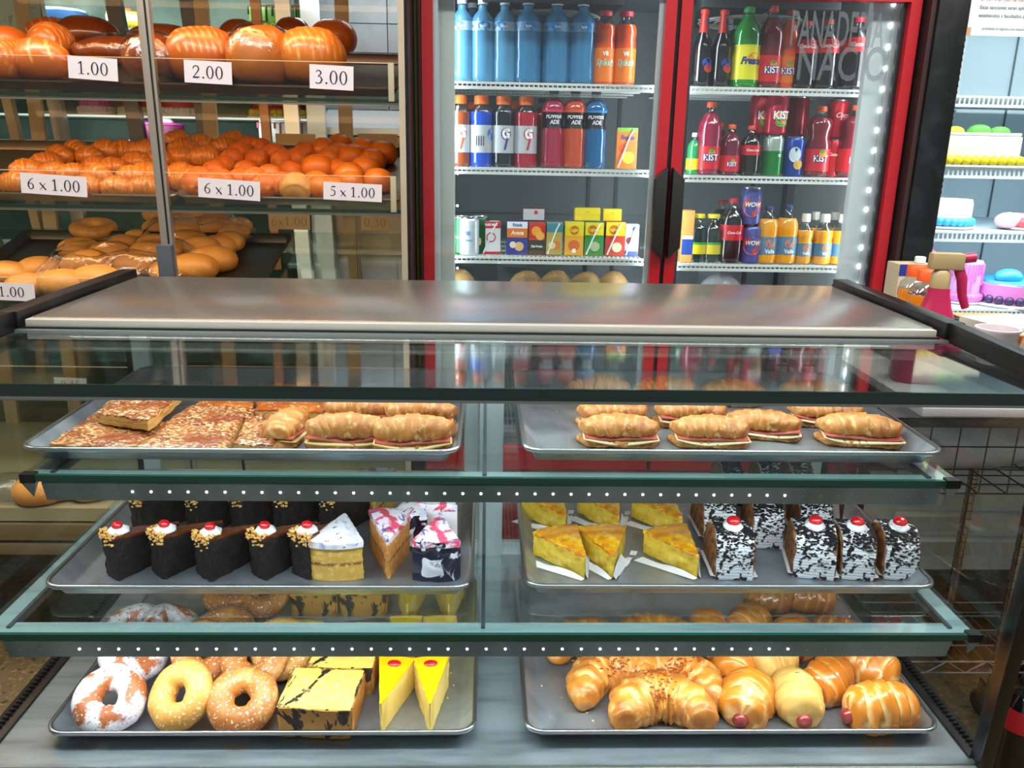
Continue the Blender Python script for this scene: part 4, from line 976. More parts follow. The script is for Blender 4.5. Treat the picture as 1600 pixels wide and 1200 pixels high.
def carton(px, shelf, Y, w, h, d, front, side, label, z=None, rz=0, name='juice_carton', deco=(), straw=False, cat='carton', x=None, rot=None):
    zb = (shelves[shelf] if z is None else z) + .0006; X = xat(px, Y, zb + h * .4) if x is None else x
    t = T(name, label, cat, (X, Y, zb), rz)
    if rot: t.rotation_euler = rot
    put('box', cached(('cb', w, h, d), lambda: mbox((-w / 2, 0, 0), (w / 2, d, h), .0015)), mat('card_' + side, side, .45), t)
    put('front_print', cached(('cf', w, h), lambda: G().add([(-w / 2 + .001, -.0005, .001), (w / 2 - .001, -.0005, .001), (w / 2 - .001, -.0005, h - .001), (-w / 2 + .001, -.0005, h - .001)], [(0, 1, 2, 3)]).mesh()), mat('card_' + front, front, .4), t)
    k = 0
    for dd in deco:
        k += 1; y = -.0006 - .0003 * k
        if dd[0] == 'band':   # z0 z1 colour
            z0, z1, c = dd[1:]; put('print_band', cached(('pb', w, h, z0, z1, k), lambda: G().add([(-w / 2 + .001, y, z0 * h), (w / 2 - .001, y, z0 * h), (w / 2 - .001, y, z1 * h), (-w / 2 + .001, y, z1 * h)], [(0, 1, 2, 3)]).mesh()), mat('print_' + c, c, .4), t)
        elif dd[0] == 'disc':
            _, cx, cz, r, c = dd; n = 16
            put('print_disc', cached(('pd', w, h, cx, cz, r, k), lambda: G().add([(cx * w + r * cos(2 * pi * q / n), y, cz * h + r * sin(2 * pi * q / n)) for q in range(n)], [tuple(range(n))[::-1]]).mesh(smooth=False)), mat('print_' + c, c, .4), t)
        elif dd[0] == 'text':
            _, s_, cx, cz, size, c, sh = dd
            put('lettering', text_me(s_, size, .03, sh, .85), mat('print_' + c, c, .4), t, loc=(cx * w, y, cz * h))
    if straw: put('straw', G().tube([(-w * .40, -.006, .004), (w * .12, -.006, h * .80), (w * .30, -.005, h * .97)], .0022, 8).mesh(), mat('clear_straw', '#e9edf2', .2), t)
    return t
carton(979, 'a2', 2.56, .062, .118, .04, '#e07a2c', '#e9b27a', 'orange juice carton with a straw, alone on the second shelf', deco=(('band', .90, 1, '#7fae3a'), ('disc', .1, .28, .018, '#c9c040'), ('disc', -.2, .5, .012, '#d8552a'), ('text', 'Frutto', 0, .76, .018, '#26479e', .2)), straw=True)
def can(px, shelf, Y, H, R, colr, label, texts=(), rim='#b9bdc0', z=None, second=None, group=None, blobs=()):
    zb = (shelves[shelf] if z is None else z) + .0006; X = xat(px, Y, zb + H * .4)
    t = T('drink_can', label, 'can', (X, Y, zb), 0, group)
    pr = [(R * .82, 0), (R, H * .05), (R, H * .90), (R * .88, H * .965)]
    put('can', cached(('cn_', H, R), lambda: G().lathe(pr, 26).mesh(ang=40)), mat('can_' + colr, colr, .25, .35), t)
    put('lid', cached(('cl_', H, R), lambda: G().lathe([(R * .88, 0), (R * .90, H * .03), (R * .84, H * .035), (R * .82, H * .015)], 26).mesh(ang=40)), mat('can_rim', rim, .25, 1), t, loc=(0, 0, H * .965))
    if second: put('color_band', cached(('c2', H, R, second[0], second[1]), lambda: G().lathe([(R + .0004, second[0] * H), (R + .0004, second[1] * H)], 26, cap=False).mesh()), mat('can_' + second[2], second[2], .25, .35), t)
    for zz, size, c, ang, sx in blobs: blob_logo(t, R + .0006, zz * H, size, c, ang, sx)
    for s_, zz, size, c, ang, sh in texts: put('lettering', bent(text_me(s_, size, .035, sh, .9), R + .0016, zz * H, ang), mat('print_' + c, c, .4), t)
    return t
can(719, 'a3', 2.56, .112, .032, '#1c7a3e', 'plain green can first on the third shelf')
can(733, 'a3', 2.535, .112, .030, '#c5d2dc', 'white can with small blue print on the third shelf', texts=(('|||||', .6, .012, '#3f63a6', -.1, 0), ('=====', .4, .010, '#3f63a6', -.1, 0)))
can(749, 'a3', 2.57, .112, .030, '#16502c', 'dark green can with a cream emblem beside the milk carton', blobs=((.35, .012, '#c7bb7c', 0, .5),))
WH = '#dfe0e2'
carton(767, 'a3', 2.55, .060, .098, .04, WH, '#cfd0d2', 'white and red carton with a straw, beside the dark green can', rz=radians(10), straw=True, deco=(('band', .80, 1, '#c41f30'), ('band', 0, .08, '#c41f30'), ('text', 'PURE MILK', 0, .90, .010, '#ffffff', 0), ('disc', 0, .52, .015, '#c9545e'), ('disc', 0, .52, .011, WH)))
carton(808, 'a3', 2.55, .064, .099, .04, '#24318f', '#1c2a78', 'blue and orange oat milk carton', deco=(('band', .52, .80, '#e07a26'), ('band', .80, 1, '#e3e6ea'), ('text', 'Rizada', 0, .90, .013, '#23509a', 0), ('text', 'Avena', 0, .66, .018, '#f6e6d2', .2), ('disc', .1, .25, .014, '#dfb072'), ('disc', -.2, .3, .010, '#e6d6b6')))
carton(839, 'a3', 2.55, .052, .099, .04, '#2c3026', '#2a2f28', 'red and dark green peach juice carton', deco=(('band', .45, 1, '#c6352b'), ('disc', -.05, .72, .015, '#f0a23a'), ('disc', .18, .58, .013, '#f3b04e'), ('text', 'Del Prado', 0, .26, .010, '#f0efe6', 0)))
carton(866, 'a3', 2.55, .050, .099, .04, '#b9a24c', '#4e7f8c', 'yellow and teal carton with its straw across the front', straw=True, deco=(('band', .7, .97, '#3f8a94'), ('disc', .1, .3, .014, '#d8762e'), ('disc', -.15, .3, .011, '#e7d79a')))
carton(897, 'a3', 2.55, .058, .100, .04, '#e8a82a', '#e6cc3c', 'yellow peach juice carton without straw', deco=(('band', .60, 1, '#e5d21e'), ('disc', 0, .76, .014, '#c96a1c'), ('text', 'Light', 0, .76, .013, '#f4e84a', 0), ('disc', 0, .30, .017, '#d9641e'), ('disc', 0, .14, .007, '#f0f0ec')))
carton(928, 'a3', 2.55, .058, .100, .04, '#2f8a3c', '#2d7f38', 'green pear juice carton with a straw', straw=True, deco=(('band', .62, 1, '#e5d21e'), ('disc', -.1, .78, .014, '#c96a1c'), ('text', 'Light', -.1, .78, .013, '#f4e84a', 0), ('disc', .05, .28, .015, '#a9b884')))
carton(961, 'a3', 2.55, .060, .102, .04, '#c23a2c', '#b73327', 'red apple juice carton with a straw', straw=True, deco=(('band', .60, 1, '#e5d21e'), ('disc', -.1, .78, .014, '#c96a1c'), ('text', 'Light', -.1, .78, .013, '#f4e84a', 0), ('disc', .1, .26, .015, '#cfd8a2')))
carton(987, 'a3', 2.55, .042, .096, .04, '#d9dde6', '#c6cad6', 'narrow white carton with blue base at the shelf end', straw=True, deco=(('band', 0, .16, '#2c52a6'), ('disc', .15, .86, .007, '#3a62b6'), ('disc', -.2, .5, .010, '#8d3c40')))
za = shelves['a3'] + .1005
carton(834, 'a3', 2.575, .066, .036, .035, '#c9c6c8', '#8f1d22', 'small white carton lying flat on the oat milk and peach cartons', z=za, deco=(('band', .0, .06, '#222222'), ('disc', .1, .7, .006, '#c8384a')))
carton(918, 'a3', 2.58, .078, .038, .04, '#e8cf1c', '#e8cf1c', 'yellow carton lying on top of the peach and pear cartons', z=za + .002, deco=(('text', '-----', 0, .7, .010, '#8a7a10', 0),))
carton(957, 'a3', 2.58, .056, .036, .04, '#e8cf1c', '#e8cf1c', 'short yellow carton lying on top of the apple carton', z=za + .002, deco=(('text', '---', 0, .7, .010, '#8a7a10', 0),))
# bagged bread rolls on the lowest visible shelf
for i, (px, w, lb) in enumerate([(717, .05, 'bagged bread roll at the cooler side, lowest shelf in view'), (822, .08, 'bagged bread roll second on the lowest shelf in view'), (868, .08, 'bagged bread roll in the middle of the lowest shelf'), (915, .08, 'bagged bread roll fourth on the lowest shelf'), (957, .07, 'bagged bread roll last on the lowest shelf')]):
    z = shelves['a4']; t = T('bread_roll', lb, 'bread', (xat(px, 2.6, z + .08), 2.6, z + .001), .2 * i)
    put('loaf', cached(('lb', i % 2), lambda: loaf_me(.12, .11, .15, 60 + i, 2.2)), mat('wrapped_bread', '#b8905a', .4, noise=((40, '#e6d2ae', .6, .68),), bump=(30, .5, .004)), t)
t = T('plastic_packet', 'pile of clear plastic packets low in the second door', 'packet', (xat(1125, 2.6, shelves['b4'] + .1), 2.6, shelves['b4'] + .001))
put('packet', loaf_me(.16, .12, .16, 77), FILMW, t)

# second door
RB = ('#2a0b14', 'dark_cola')
for px, lb in ((1097, 'dark bottle with red and blue foil, first on the top shelf'), (1127, 'dark bottle with red and blue foil, second on the top shelf')):
    t = bottle(px, 'b1', 2.55, .205, .029, 'dark', ('#141016', 'black_glass'), lb, band=(.72, .96, '#b32c22'), cap='#c23028', fill=.90)
    blob_logo(t, .012, .86 * .205, .008, '#2747a8', .6, .8); blob_logo(t, .029, .32 * .205, .014, '#2747a8', .4, 1.2); blob_logo(t, .0295, .25 * .205, .012, '#c8402c', .5, 1.2)
bottle(1147, 'b1', 2.66, .20, .033, 'pet', ('#1d6a2e', 'green'), 'far green bottle behind the foil topped ones', cap='#2a8a3c', fill=.86)
t = bottle(1165, 'b1', 2.55, .218, .040, 'pet', ('#1f8a2c', 'bright_green'), 'green soda bottle with a yellow label', band=(.10, .53, '#d9d224'), cap='#3a9a4a', fill=.90, texts=(('Fresca', .33, .026, '#1b2f7a', .15, .3, .05),))
blob_logo(t, .0402, .36 * .218, .016, '#e8812a', .35, 1.2)
def kist(px, sh, H, R, lb, liq=('#6e0f22', 'red_soda'), band='#c9202c', Y=2.55, capc='#e85a20', kind='pet', tz=.22, ts=.025):
    t = bottle(px, sh, Y, H, R, kind, liq, lb, band=(.08, .40, band), cap=capc, fill=.86, texts=(('KIST', tz, ts, '#1d2f72', .02, 0, .09), ('KIST', tz, ts, '#f2f2f6', .02, 0, .02)))
    blob_logo(t, R + .0001, (tz + .07) * H, ts * .42, '#e88a28', .1, 1.0); blob_logo(t, R + .0002, (tz + .10) * H, ts * .2, '#2f9a3a', .02, 1.6); return t
kist(1202, 'b1', .222, .036, 'red soda bottle beside the yellow labelled one', capc='#d23a26')
kist(1229, 'b1', .218, .030, 'orange soda bottle beside the red one', ('#e0561c', 'orange_soda'), '#e07020', 2.56, '#d23a26')
def cola(px, sh, H, R, lb, Y=2.55, capc='#c4202c', b=(.52, .72), ts=.024):
    return bottle(px, sh, Y, H, R, 'pet', ('#120a0c', 'cola'), lb, band=(b[0], b[1], '#c4161f'), cap=capc, fill=.84, texts=(('Coca-Cola', (b[0] + b[1]) / 2, ts * .62, '#f4f0f0', .0, .35, .015),))
cola(1255, 'b1', .185, .035, 'cola bottle first of the three on the top shelf'); cola(1288, 'b1', .19, .036, 'cola bottle in the middle of three on the top shelf'); cola(1335, 'b1', .198, .040, 'big cola bottle last on the top shelf', ts=.026)
g = G().box((0, 0, 0), (.045, .001, .185))
x = xat(1366, 2.56, shelves['b1'] + .1)
t = T('paper_notice', 'yellowed paper notice on the side of the cooler shelf', 'notice', (x, 2.53, shelves['b1'] + .003), radians(62)); put('sheet', mbox((0, 0, 0), (.11, .001, .15)), mat('yellowed_paper', '#8f8a3c', .6, wave=(40, '#5f5a2c', .55, .8, 1, 'Z')), t)
bottle(1083, 'b2', 2.55, .115, .020, 'pet', ('#1f8a4c', 'bottle_green'), 'small green bottle by the door edge, second shelf', band=(.12, .4, '#d9d224'), cap='#d8e8dc', fill=.86)
kist(1107, 'b2', .205, .035, 'tall pink soda bottle with orange cap, second shelf', ('#8a1638', 'pink_soda'), tz=.24)
kist(1140, 'b2', .142, .030, 'short pink soda bottle beside the tall one', ('#661430', 'plum_soda'), ts=.016)
cola(1171, 'b2', .14, .030, 'short cola bottle on the second shelf', b=(.42, .62), ts=.016, capc='#d2402a')
can(1206, 'b2', 2.55, .116, .0295, '#9aa8a0', 'green and silver can under the stacked soda cans', second=(.02, .62, '#1f7f3a'), texts=(('=', .5, .02, '#cfe0d4', .4, 0),))
can(1239, 'b2', 2.55, .114, .0295, '#1c3f96', 'blue can with a silver swirl on the second shelf', blobs=((.55, .022, '#c9d2dc', -.2, .8), (.3, .014, '#c9a23a', .2, 1)), rim='#c88a6a')
zc = shelves['b2'] + .118
for px, lb in ((1188, 'red soda can stacked on the green can, slightly behind'), (1212, 'red soda can stacked on the green can, in front')):
    can(px, 'b2', 2.553 + (.04 if px < 1200 else 0), .114, .0325, '#b21f3c', lb, z=zc, blobs=((.42, .018, '#e88a28', .25, 1.1), (.30, .012, '#2f9a3a', .25, 1.6), (.47, .014, '#1d2f72', .25, 1.6)), texts=(('KIST', .47, .030, '#f2f2f6', .25, 0),))
can(1246, 'b2', 2.66, .114, .031, '#8f1226', 'dark red can behind, above the blue can', z=zc); can(1230, 'b2', 2.72, .114, .031, '#8f1226', 'far dark red can behind the stacked ones', z=zc)
kist(1277, 'b2', .200, .037, 'curvy red soda bottle beside the blue can', kind='curvy', tz=.26)
can(1301, 'b2', 2.58, .108, .024, '#c4202a', 'slim cola can between two red bottles', texts=(('Coca-Cola', .6, .013, '#f0c8c8', 0, .35),))
can(1308, 'b2', 2.60, .112, .030, '#c4182a', 'cola can stacked above the slim one', z=shelves['b2'] + .110, texts=(('Coca', .6, .020, '#e6b0b4', 0, .35),))
kist(1332, 'b2', .205, .040, 'red soda bottle last on the second shelf', kind='curvy', tz=.24)
kist(1124, 'b2', .15, .03, 'far soda bottle behind the two pink ones', Y=2.68); 
# third shelf, second door
t = carton(1074, 'b3', 2.53, .035, .155, .05, '#d99a52', '#d99a52', 'tan drink pouch cut off by the door edge, third shelf', deco=(('band', .15, .45, '#2a4a9e'), ('band', .45, .52, '#e8e8e8')))
for px, lb in ((1089, 'yellow capped bottle near the door edge, third shelf'), (1112, 'yellow capped bottle beside its twin, third shelf')):
    bottle(px, 'b3', 2.555, .142, .030, 'pet', ('#22302c', 'dark_green_drink'), lb, band=(.18, .38, '#d9c424'), band2=(.38, .43, '#3c9a3a'), cap='#dccc24', fill=.70, capr=.62)
cola(1142, 'b3', .192, .036, 'tall cola bottle with red cap on the third shelf', b=(.36, .60), ts=.018)
for k, lb in ((0, 'lower can of the red and violet stack'), (1, 'upper can of the red and violet stack')):
    can(1172, 'b3', 2.55, .112, .0315, '#5560a8', lb, z=shelves['b3'] + k * .114, blobs=((.5, .030, '#c2402c', -.1, 1.0),), texts=(('WOW', .55, .018, '#f0e2d8', -.1, .25),))
bottle(1125, 'b3', 2.66, .18, .034, 'pet', ('#221016', 'dark_drink'), 'far dark bottle with a red cap behind the tall cola', cap='#a81830')
def juice(px, H, R, lb, capc, kind='pet', Y=2.55):
    t = bottle(px, 'b3', Y, H, R, kind, ('#e89c14', 'orange_juice'), lb, band=(.16, .47, '#4f7fa2') if kind == 'pet' else (.16, .42, '#5a83a0'), cap=capc, fill=.78 if kind == 'pet' else .68, texts=(('Valle', .22, .017 if kind == 'pet' else .013, '#f2f2f2', .1, 0, .03),))
    blob_logo(t, R + .0001, (.36 if kind == 'pet' else .33) * H, R * .38, '#e0762a', .1, 1.2); return t
juice(1197, .172, .034, 'tall orange juice bottle with blue cap beside the cans', '#24386a'); juice(1227, .176, .034, 'tall orange juice bottle with blue cap, second one', '#24386a')
juice(1255, .150, .026, 'small orange juice bottle with white cap, first of three', '#e6e2d8', 'mini'); juice(1285, .150, .028, 'small orange juice bottle with white cap, middle one', '#e6e2d8', 'mini'); juice(1313, .150, .028, 'small orange juice bottle with white cap, last one', '#e6e2d8', 'mini')
juice(1270, .150, .026, 'far small juice bottle seen between the first two', '#e6e2d8', 'mini', 2.64); juice(1300, .150, .026, 'far small juice bottle seen between the last two', '#e6e2d8', 'mini', 2.64)

# ================================================================== bread case
BX0, BX1, BY = -2.1, -.205, 2.20
bc = T('bread_case', 'tall glass bread case with aluminium posts and sloping shelves', 'bread case', (-1.15, 2.5, 0))
BCO = Vector((-1.15, 2.5, 0))
def bp_(name, me, ma, parent=bc):
    o = put(name, me, ma, parent)
    if parent is bc: o.location = Vector(o.location) - BCO
    return o
SLOPE = .25
ZS = (1.665, 1.395, 1.124, .885)
def PI(px, py, zf, lift=0):
    d = ray(px, py)    # z = zf + SLOPE*(y-2.22) + lift
    k = (zf + lift - SLOPE * 2.22 - HC) / (d.z - SLOPE * d.y); return CP + d * k
POST = mat('case_post', '#a79b8f', .4, .7)
bp_('post', G().bar((-.818, BY - .005, .40), (-.832, BY - .005, 2.2), .030, .02).mesh(bev=.002), POST)
bp_('post_groove', G().bar((-.812, BY - .0165, .40), (-.826, BY - .0165, 2.2), .004, .002).mesh(), BLACK)
bp_('door_grip', mbox((-.845, BY - .04, 1.12), (-.805, BY - .016, 1.29), .006), mat('grip_grey', '#4a4f55', .4))
bp_('post', mbox((-.222, BY - .01, .40), (-.207, BY + .02, 2.2)), mat('pale_post', '#b9a994', .4, .3))
bp_('end_panel', mbox((-.2065, BY, .40), (-.1985, 2.95, 2.2)), BLACK)
bp_('case_top', mbox((BX0, BY, 2.14), (BX1, 3.0, 2.2)), POST)
bp_('case_floor', mbox((BX0, BY, .50), (BX1, 2.95, .54)), mat('case_floor_tan', '#8b8264', .4))
for z0, z1 in ((.40, .435), (.445, .495)): bp_('base_rail', mbox((BX0, BY - .012, z0), (BX1, BY + .02, z1), .002), mat('brass_rail', '#8b7d5c', .35, .7))
for x in (BX0 + .1, -1.15, BX1 - .1):
    for y in (2.3, 2.88): bp_('foot', mbox((x - .03, y - .03, 0), (x + .03, y + .03, .50)), BLACK)
bp_('back_pane', G().add([(BX0, 2.93, .54), (BX1, 2.93, .54), (BX1, 2.93, 2.14), (BX0, 2.93, 2.14)], [(0, 1, 2, 3)]).mesh(), glassmat('back_glass', (.95, .98, .96), .008, 0, .5))
for x in (-1.75, -1.52, -.95, -.50): bp_('back_stile', mbox((x, 2.935, .54), (x + .045, 2.95, 2.14)), TAN)
for zf in ZS:
    th = math.atan(SLOPE); ln = .64 / cos(th)
    g = G().add([(BX0, 2.20, zf - .012), (BX1 - .01, 2.20, zf - .012), (BX1 - .01, 2.80, zf - .012 + .6 * SLOPE), (BX0, 2.80, zf - .012 + .6 * SLOPE)], [(0, 1, 2, 3)])
    n = 4; g.add([(a, b, c - .006) for a, b, c in g.v[:4]], [(3, 2, 1, 0)]); g.f += [(0, 4, 5, 1), (1, 5, 6, 2), (2, 6, 7, 3), (3, 7, 4, 0)]
    sh = bp_('glass_shelf', g.mesh(smooth=False), GSHELF)
    put('shelf_edge', mbox((BX0, 2.195, zf - .019), (BX1 - .01, 2.199, zf - .011)), mat('bread_shelf_edge', '#22301f', .2), sh)
    put('bracket', mbox((BX0, 2.20, zf - .027), (BX1 - .01, 2.212, zf - .0195), .001), mat('bracket_alu', '#9d988a', .4, .6), sh)
    put('glass_rail', mbox((BX0, 2.186, zf - .012), (BX1 - .03, 2.190, zf + .072)), glassmat('rail_glass', (.94, .95, .91), .025), sh)
    put('rail_edge', mbox((BX0, 2.186, zf + .0722), (BX1 - .03, 2.190, zf + .0738)), mat('rail_edge_light', '#d8b98e', .2), sh)
    put('rail_clip', mbox((BX1 - .042, 2.182, zf - .016), (BX1 - .028, 2.194, zf + .074), .001), mat('clip_tan', '#a49a80', .4), sh)
def card(px, py, s, Y, w, h, label, rz=0, ma=LABELW, tilt=-8):
    p = PY(px, py, Y); t = T('price_card', label, 'price card', p)
    t.rotation_euler = (radians(tilt), radians(rz), 0)
    put('card', mbox((-w / 2, 0, -h / 2), (w / 2, .0012, h / 2)), ma, t)
    put('printed_price', digits(s, h * .82), INK if ma is LABELW else mat('faded_ink', '#8a7354', .6), t, loc=(0, -.0006, 0))
card(145, 107, '1.00', 2.183, .118, .052, 'white price card on the top rail beside the post, reading 1.00', 3, tilt=0)
card(325, 113, '2.00', 2.183, .115, .052, 'white price card reading 2.00 under the big scored loaf', 2, tilt=0)
card(518, 121, '3.00', 2.183, .107, .056, 'white price card reading 3.00 at the cooler end of the top rail', 2, tilt=0)
card(84, 289, '6 x 1.00', 2.183, .163, .050, 'price card reading 6 x 1.00 on the middle rail, before the croissant rolls', 3, tilt=0)
card(358, 296, '6 x 1.00', 2.183, .155, .048, 'price card reading 6 x 1.00 in front of the rough crusted buns', 3, tilt=0)
card(551, 300, '5 x 1.00', 2.183, .148, .044, 'price card reading 5 x 1.00 on the middle rail', 2, tilt=0)
card(18, 456, '1.00', 2.183, .118, .046, 'price card reading 1.00 on the lower rail at the picture edge', 2, tilt=0)
card(110, 600, '0.45', 2.183, .085, .034, 'price card reading 0.45 seen under the case top glass', 2, tilt=0)
TANP = mat('tan_card', '#b79a6c', .6)
card(452, 346, '6x1.00', 2.80, .135, .052, 'tan price card reading 6x1.00 seen from behind through the glass', 0, TANP, 0)
card(586, 348, '0.30', 2.80, .092, .050, 'tan price card reading 0.30 beside the cooler', 0, TANP, 0)
# pans on the sloping shelves
DPAN = mat('dark_baking_pan', '#3c2a1c', .4, .7); GPAN = mat('grey_baking_pan', '#8d7f6c', .38, .8)
def span(label, x0, x1, zf, ma, y0=2.205, y1=2.70):
    w, d = x1 - x0, (y1 - y0) / cos(math.atan(SLOPE)); yc = (y0 + y1) / 2
    t = T('baking_pan', label, 'tray', ((x0 + x1) / 2, yc, zf - .010 + SLOPE * (yc - 2.20) + .002)); t.rotation_euler = (math.atan(SLOPE), 0, 0)
    g = loft(w, d, .02, [(-.014, .001), (-.004, .022), (.003, .026), (.005, .022), (-.003, .018), (-.013, 0)]); n = len(rr(1, 1, .02, 0)); g.f.append(tuple(5 * n + k for k in range(n))[::-1])
    put('pan', g.mesh(ang=50), ma, t); return t
span('dark baking pan on the top shelf under the 1.00 loaves', -1.85, -.84, ZS[0], DPAN); span('dark baking pan on the top shelf by the drinks cooler', -.83, -.225, ZS[0], DPAN)
span('grey pan under the heap of small croissant rolls', -1.62, -.80, ZS[1], GPAN); span('grey pan under the rough crusted and golden buns', -.79, -.225, ZS[1], GPAN)
span('dark pan of bagged buns on the third shelf', -1.45, -.62, ZS[2], mat('worn_pan', '#4b4a44', .4, .7))
def onshelf(px, py, zf, kind, me, ma, label, rz, cat='bread', group=None, sc=1, name='bread_loaf', part='crust', lift=0):
    p = PI(px, py, zf, .004 + lift); p.y += .02
    p.z = zf + SLOPE * (p.y - 2.22) + .002 + lift
    t = T(name, label, cat, p, rz, group, sc=sc); t.rotation_euler = (math.atan(SLOPE), 0, rz); put(part, me, ma, t); return t
L1 = [(8, 122, .17, .10, .10, LOAFM, 6, 70, 'loaf cut off at the case end, near row of the top shelf'), (2, 98, .16, .10, .10, LOAFM, 0, 20, 'loaf cut off at the case end, far row of the top shelf'),
      (74, 98, .15, .11, .11, LOAFM, 5, 80, 'scored round loaf standing behind the long one, top shelf'), (62, 122, .20, .11, .10, LOAFM, 2, -24, 'long smooth loaf at the pan edge of the top shelf'),
      (190, 100, .28, .10, .075, LOAFD, 0, 4, 'long glossy brown loaf in wrap behind the 1.00 card'), (236, 125, .17, .14, .115, LOAFD, 0, 60, 'wrapped round loaf just behind the post'),
      (80, 74, .16, .09, .09, LOAFM, 3, 10, 'loaf at the back of the top shelf, first one'), (135, 78, .19, .12, .10, LOAFD, 0, 15, 'dark loaf at the back behind the glossy long one'), (250, 86, .22, .12, .09, LOAFD, 0, -12, 'very dark loaf at the back, crossing behind the post'),
      (316, 124, .20, .145, .135, LOAFM, 6, 30, 'big scored loaf behind the 2.00 card'), (404, 127, .20, .14, .14, LOAFS, 0, 52, 'big seeded loaf in wrap between the 2.00 and 3.00 cards'), (484, 125, .19, .15, .135, LOAFS, 5, 20, 'big seeded scored loaf behind the 3.00 card'),
      (376, 84, .14, .10, .10, LOAFD, 0, 0, 'dark loaf at the back behind the two big ones'), (458, 78, .12, .10, .10, LOAFD, 0, 0, 'small dark loaf at the back between the seeded ones'), (520, 82, .15, .10, .10, LOAFM, 0, 10, 'loaf at the back beside the empty part of the pan')]
for i, (px, py, l, w, h, ma, st, rz, lb) in enumerate(L1):
    onshelf(px, py, ZS[0], 'loaf', loaf_me(l, w, h, 40 + i, 2.3, st), ma, lb, radians(rz))
# film around three of the loaves
for px, py, l, w, h, rz, lb in ((404, 127, .21, .15, .15, 52, 'clear wrap on the big seeded loaf'), (236, 125, .18, .15, .125, 60, 'clear wrap on the round loaf behind the post'), (190, 100, .29, .11, .083, 4, 'clear wrap on the long glossy loaf')):
    onshelf(px, py, ZS[0], 'wrap', loaf_me(l, w, h, 90, 2.4), FILM, lb, radians(rz), 'wrap', None, 1, 'bread_wrap', 'film')
ORD = ['first', 'second', 'third', 'fourth', 'fifth', 'sixth', 'seventh', 'eighth', 'ninth', 'tenth', 'eleventh', 'twelfth']
def heap(pts, zf, meshes, ma, what, where, name, group, size=1, rnd_=3, rows=12):
    r = random.Random(rnd_); rws = {}
    for q in pts: rws.setdefault(int(q[1] // rows), []).append(q)
    for ri, k in enumerate(sorted(rws, reverse=True)):
        for ci, q in enumerate(sorted(rws[k], key=lambda a: -a[0])):
            sc = (q[2] if len(q) > 2 else 1) * size
            m_ = q[3] if len(q) > 3 else ma
            onshelf(q[0], q[1], zf, 'bun', meshes[r.randrange(len(meshes))], m_, '%s, %s row from the glass, %s from the cooler' % (what, ORD[ri], ORD[ci]), r.uniform(-.6, .6), 'bun', group, sc * r.uniform(.94, 1.06), name)
cm = [cached(('smallroll', i), lambda: roll_me(.088, .034, .9, 3.0, 50 + i, .30, False, .13, .5, 1.6, nu=36, nv=18)) for i in range(4)]
heap([(20, 298), (55, 300), (40, 280), (82, 282), (110, 284), (150, 274), (175, 276), (130, 306), (180, 306), (222, 306), (92, 256), (117, 246), (137, 256), (165, 248), (192, 246), (222, 248), (228, 284), (206, 290), (212, 266), (250, 292), (275, 230), (285, 246), (313, 236), (280, 258), (320, 258), (350, 240), (362, 234), (283, 285), (290, 296), (246, 262), (70, 268), (150, 290)],
     ZS[1], cm, CROB, 'small croissant roll', 'in the heap behind the post', 'croissant_roll', 'small croissant rolls heaped in the grey pan', 1.0)
bm_ = [cached(('bun', i), lambda: loaf_me(.074, .064, .056, 30 + i, 2.2, nu=22, nv=18)) for i in range(4)]
heap([(362, 262), (350, 274), (390, 244), (382, 282), (335, 284), (312, 292), (372, 296), (302, 304), (330, 306), (405, 246), (428, 256), (402, 264), (440, 266), (395, 296), (420, 290), (455, 284), (412, 306), (465, 264), (476, 250), (440, 304), (375, 254), (345, 300)],
     ZS[1], bm_, BUNS, 'rough crusted orange bun', 'in the middle heap', 'crusty_bun', 'rough crusted buns behind the 6 x 1.00 card', 1.0, 5)
heap([(505, 248), (530, 240, 1.05), (528, 256), (497, 284, 1.25), (515, 262), (550, 262, 1.1), (570, 252, 1.1), (598, 256, 1.1), (582, 266), (570, 286, 1.2), (530, 284), (545, 292, 1.1), (492, 302), (463, 312, 1.15, BUNP), (502, 310), (518, 312), (548, 302), (590, 300)],
     ZS[1], bm_, BUNO, 'smooth golden orange bun', 'in the heap by the cooler', 'golden_bun', 'smooth golden buns behind the 5 x 1.00 card', 1.05, 7)
bg = [cached(('tb', i), lambda: loaf_me(.125, .085, .062, 80 + i, 2.2, nu=24, nv=18)) for i in range(3)]
heap([(212, 380, .65), (245, 346, .8), (280, 352), (325, 354), (245, 368, .8), (295, 370), (330, 368), (365, 376, .8), (290, 392, 1.05), (342, 398, .95), (315, 404), (240, 398), (170, 412), (135, 432, 1.1), (210, 432, 1.1), (300, 436, 1.2), (235, 410), (95, 460, 1.1), (150, 455, 1.1), (5, 445), (265, 440), (60, 436), (120, 404), (190, 392, .8), (262, 404), (358, 392, .9), (372, 366, .8), (330, 424, 1.1), (40, 462)],
     ZS[2], bg, BUNP, 'pale tan bun', 'in the bagged heap', 'tan_bun', 'tan buns under the film on the third shelf', 1.0, 9)
p = PI(148, 368, ZS[2], .0); t = T('ring_bread', 'ring shaped bread alone at the back of the third shelf', 'bread', (p.x, p.y, ZS[2] + SLOPE * (p.y - 2.22) + .012))
t.rotation_euler = (.3, 0, .2)
put('crust', G().surf(36, 16, lambda u, v: ((.040 + .02 * cos(2 * pi * v)) * cos(2 * pi * u) * 1.2, (.040 + .02 * cos(2 * pi * v)) * sin(2 * pi * u), .02 * sin(2 * pi * v) + .012), True).mesh(ang=80), BUNP, t)
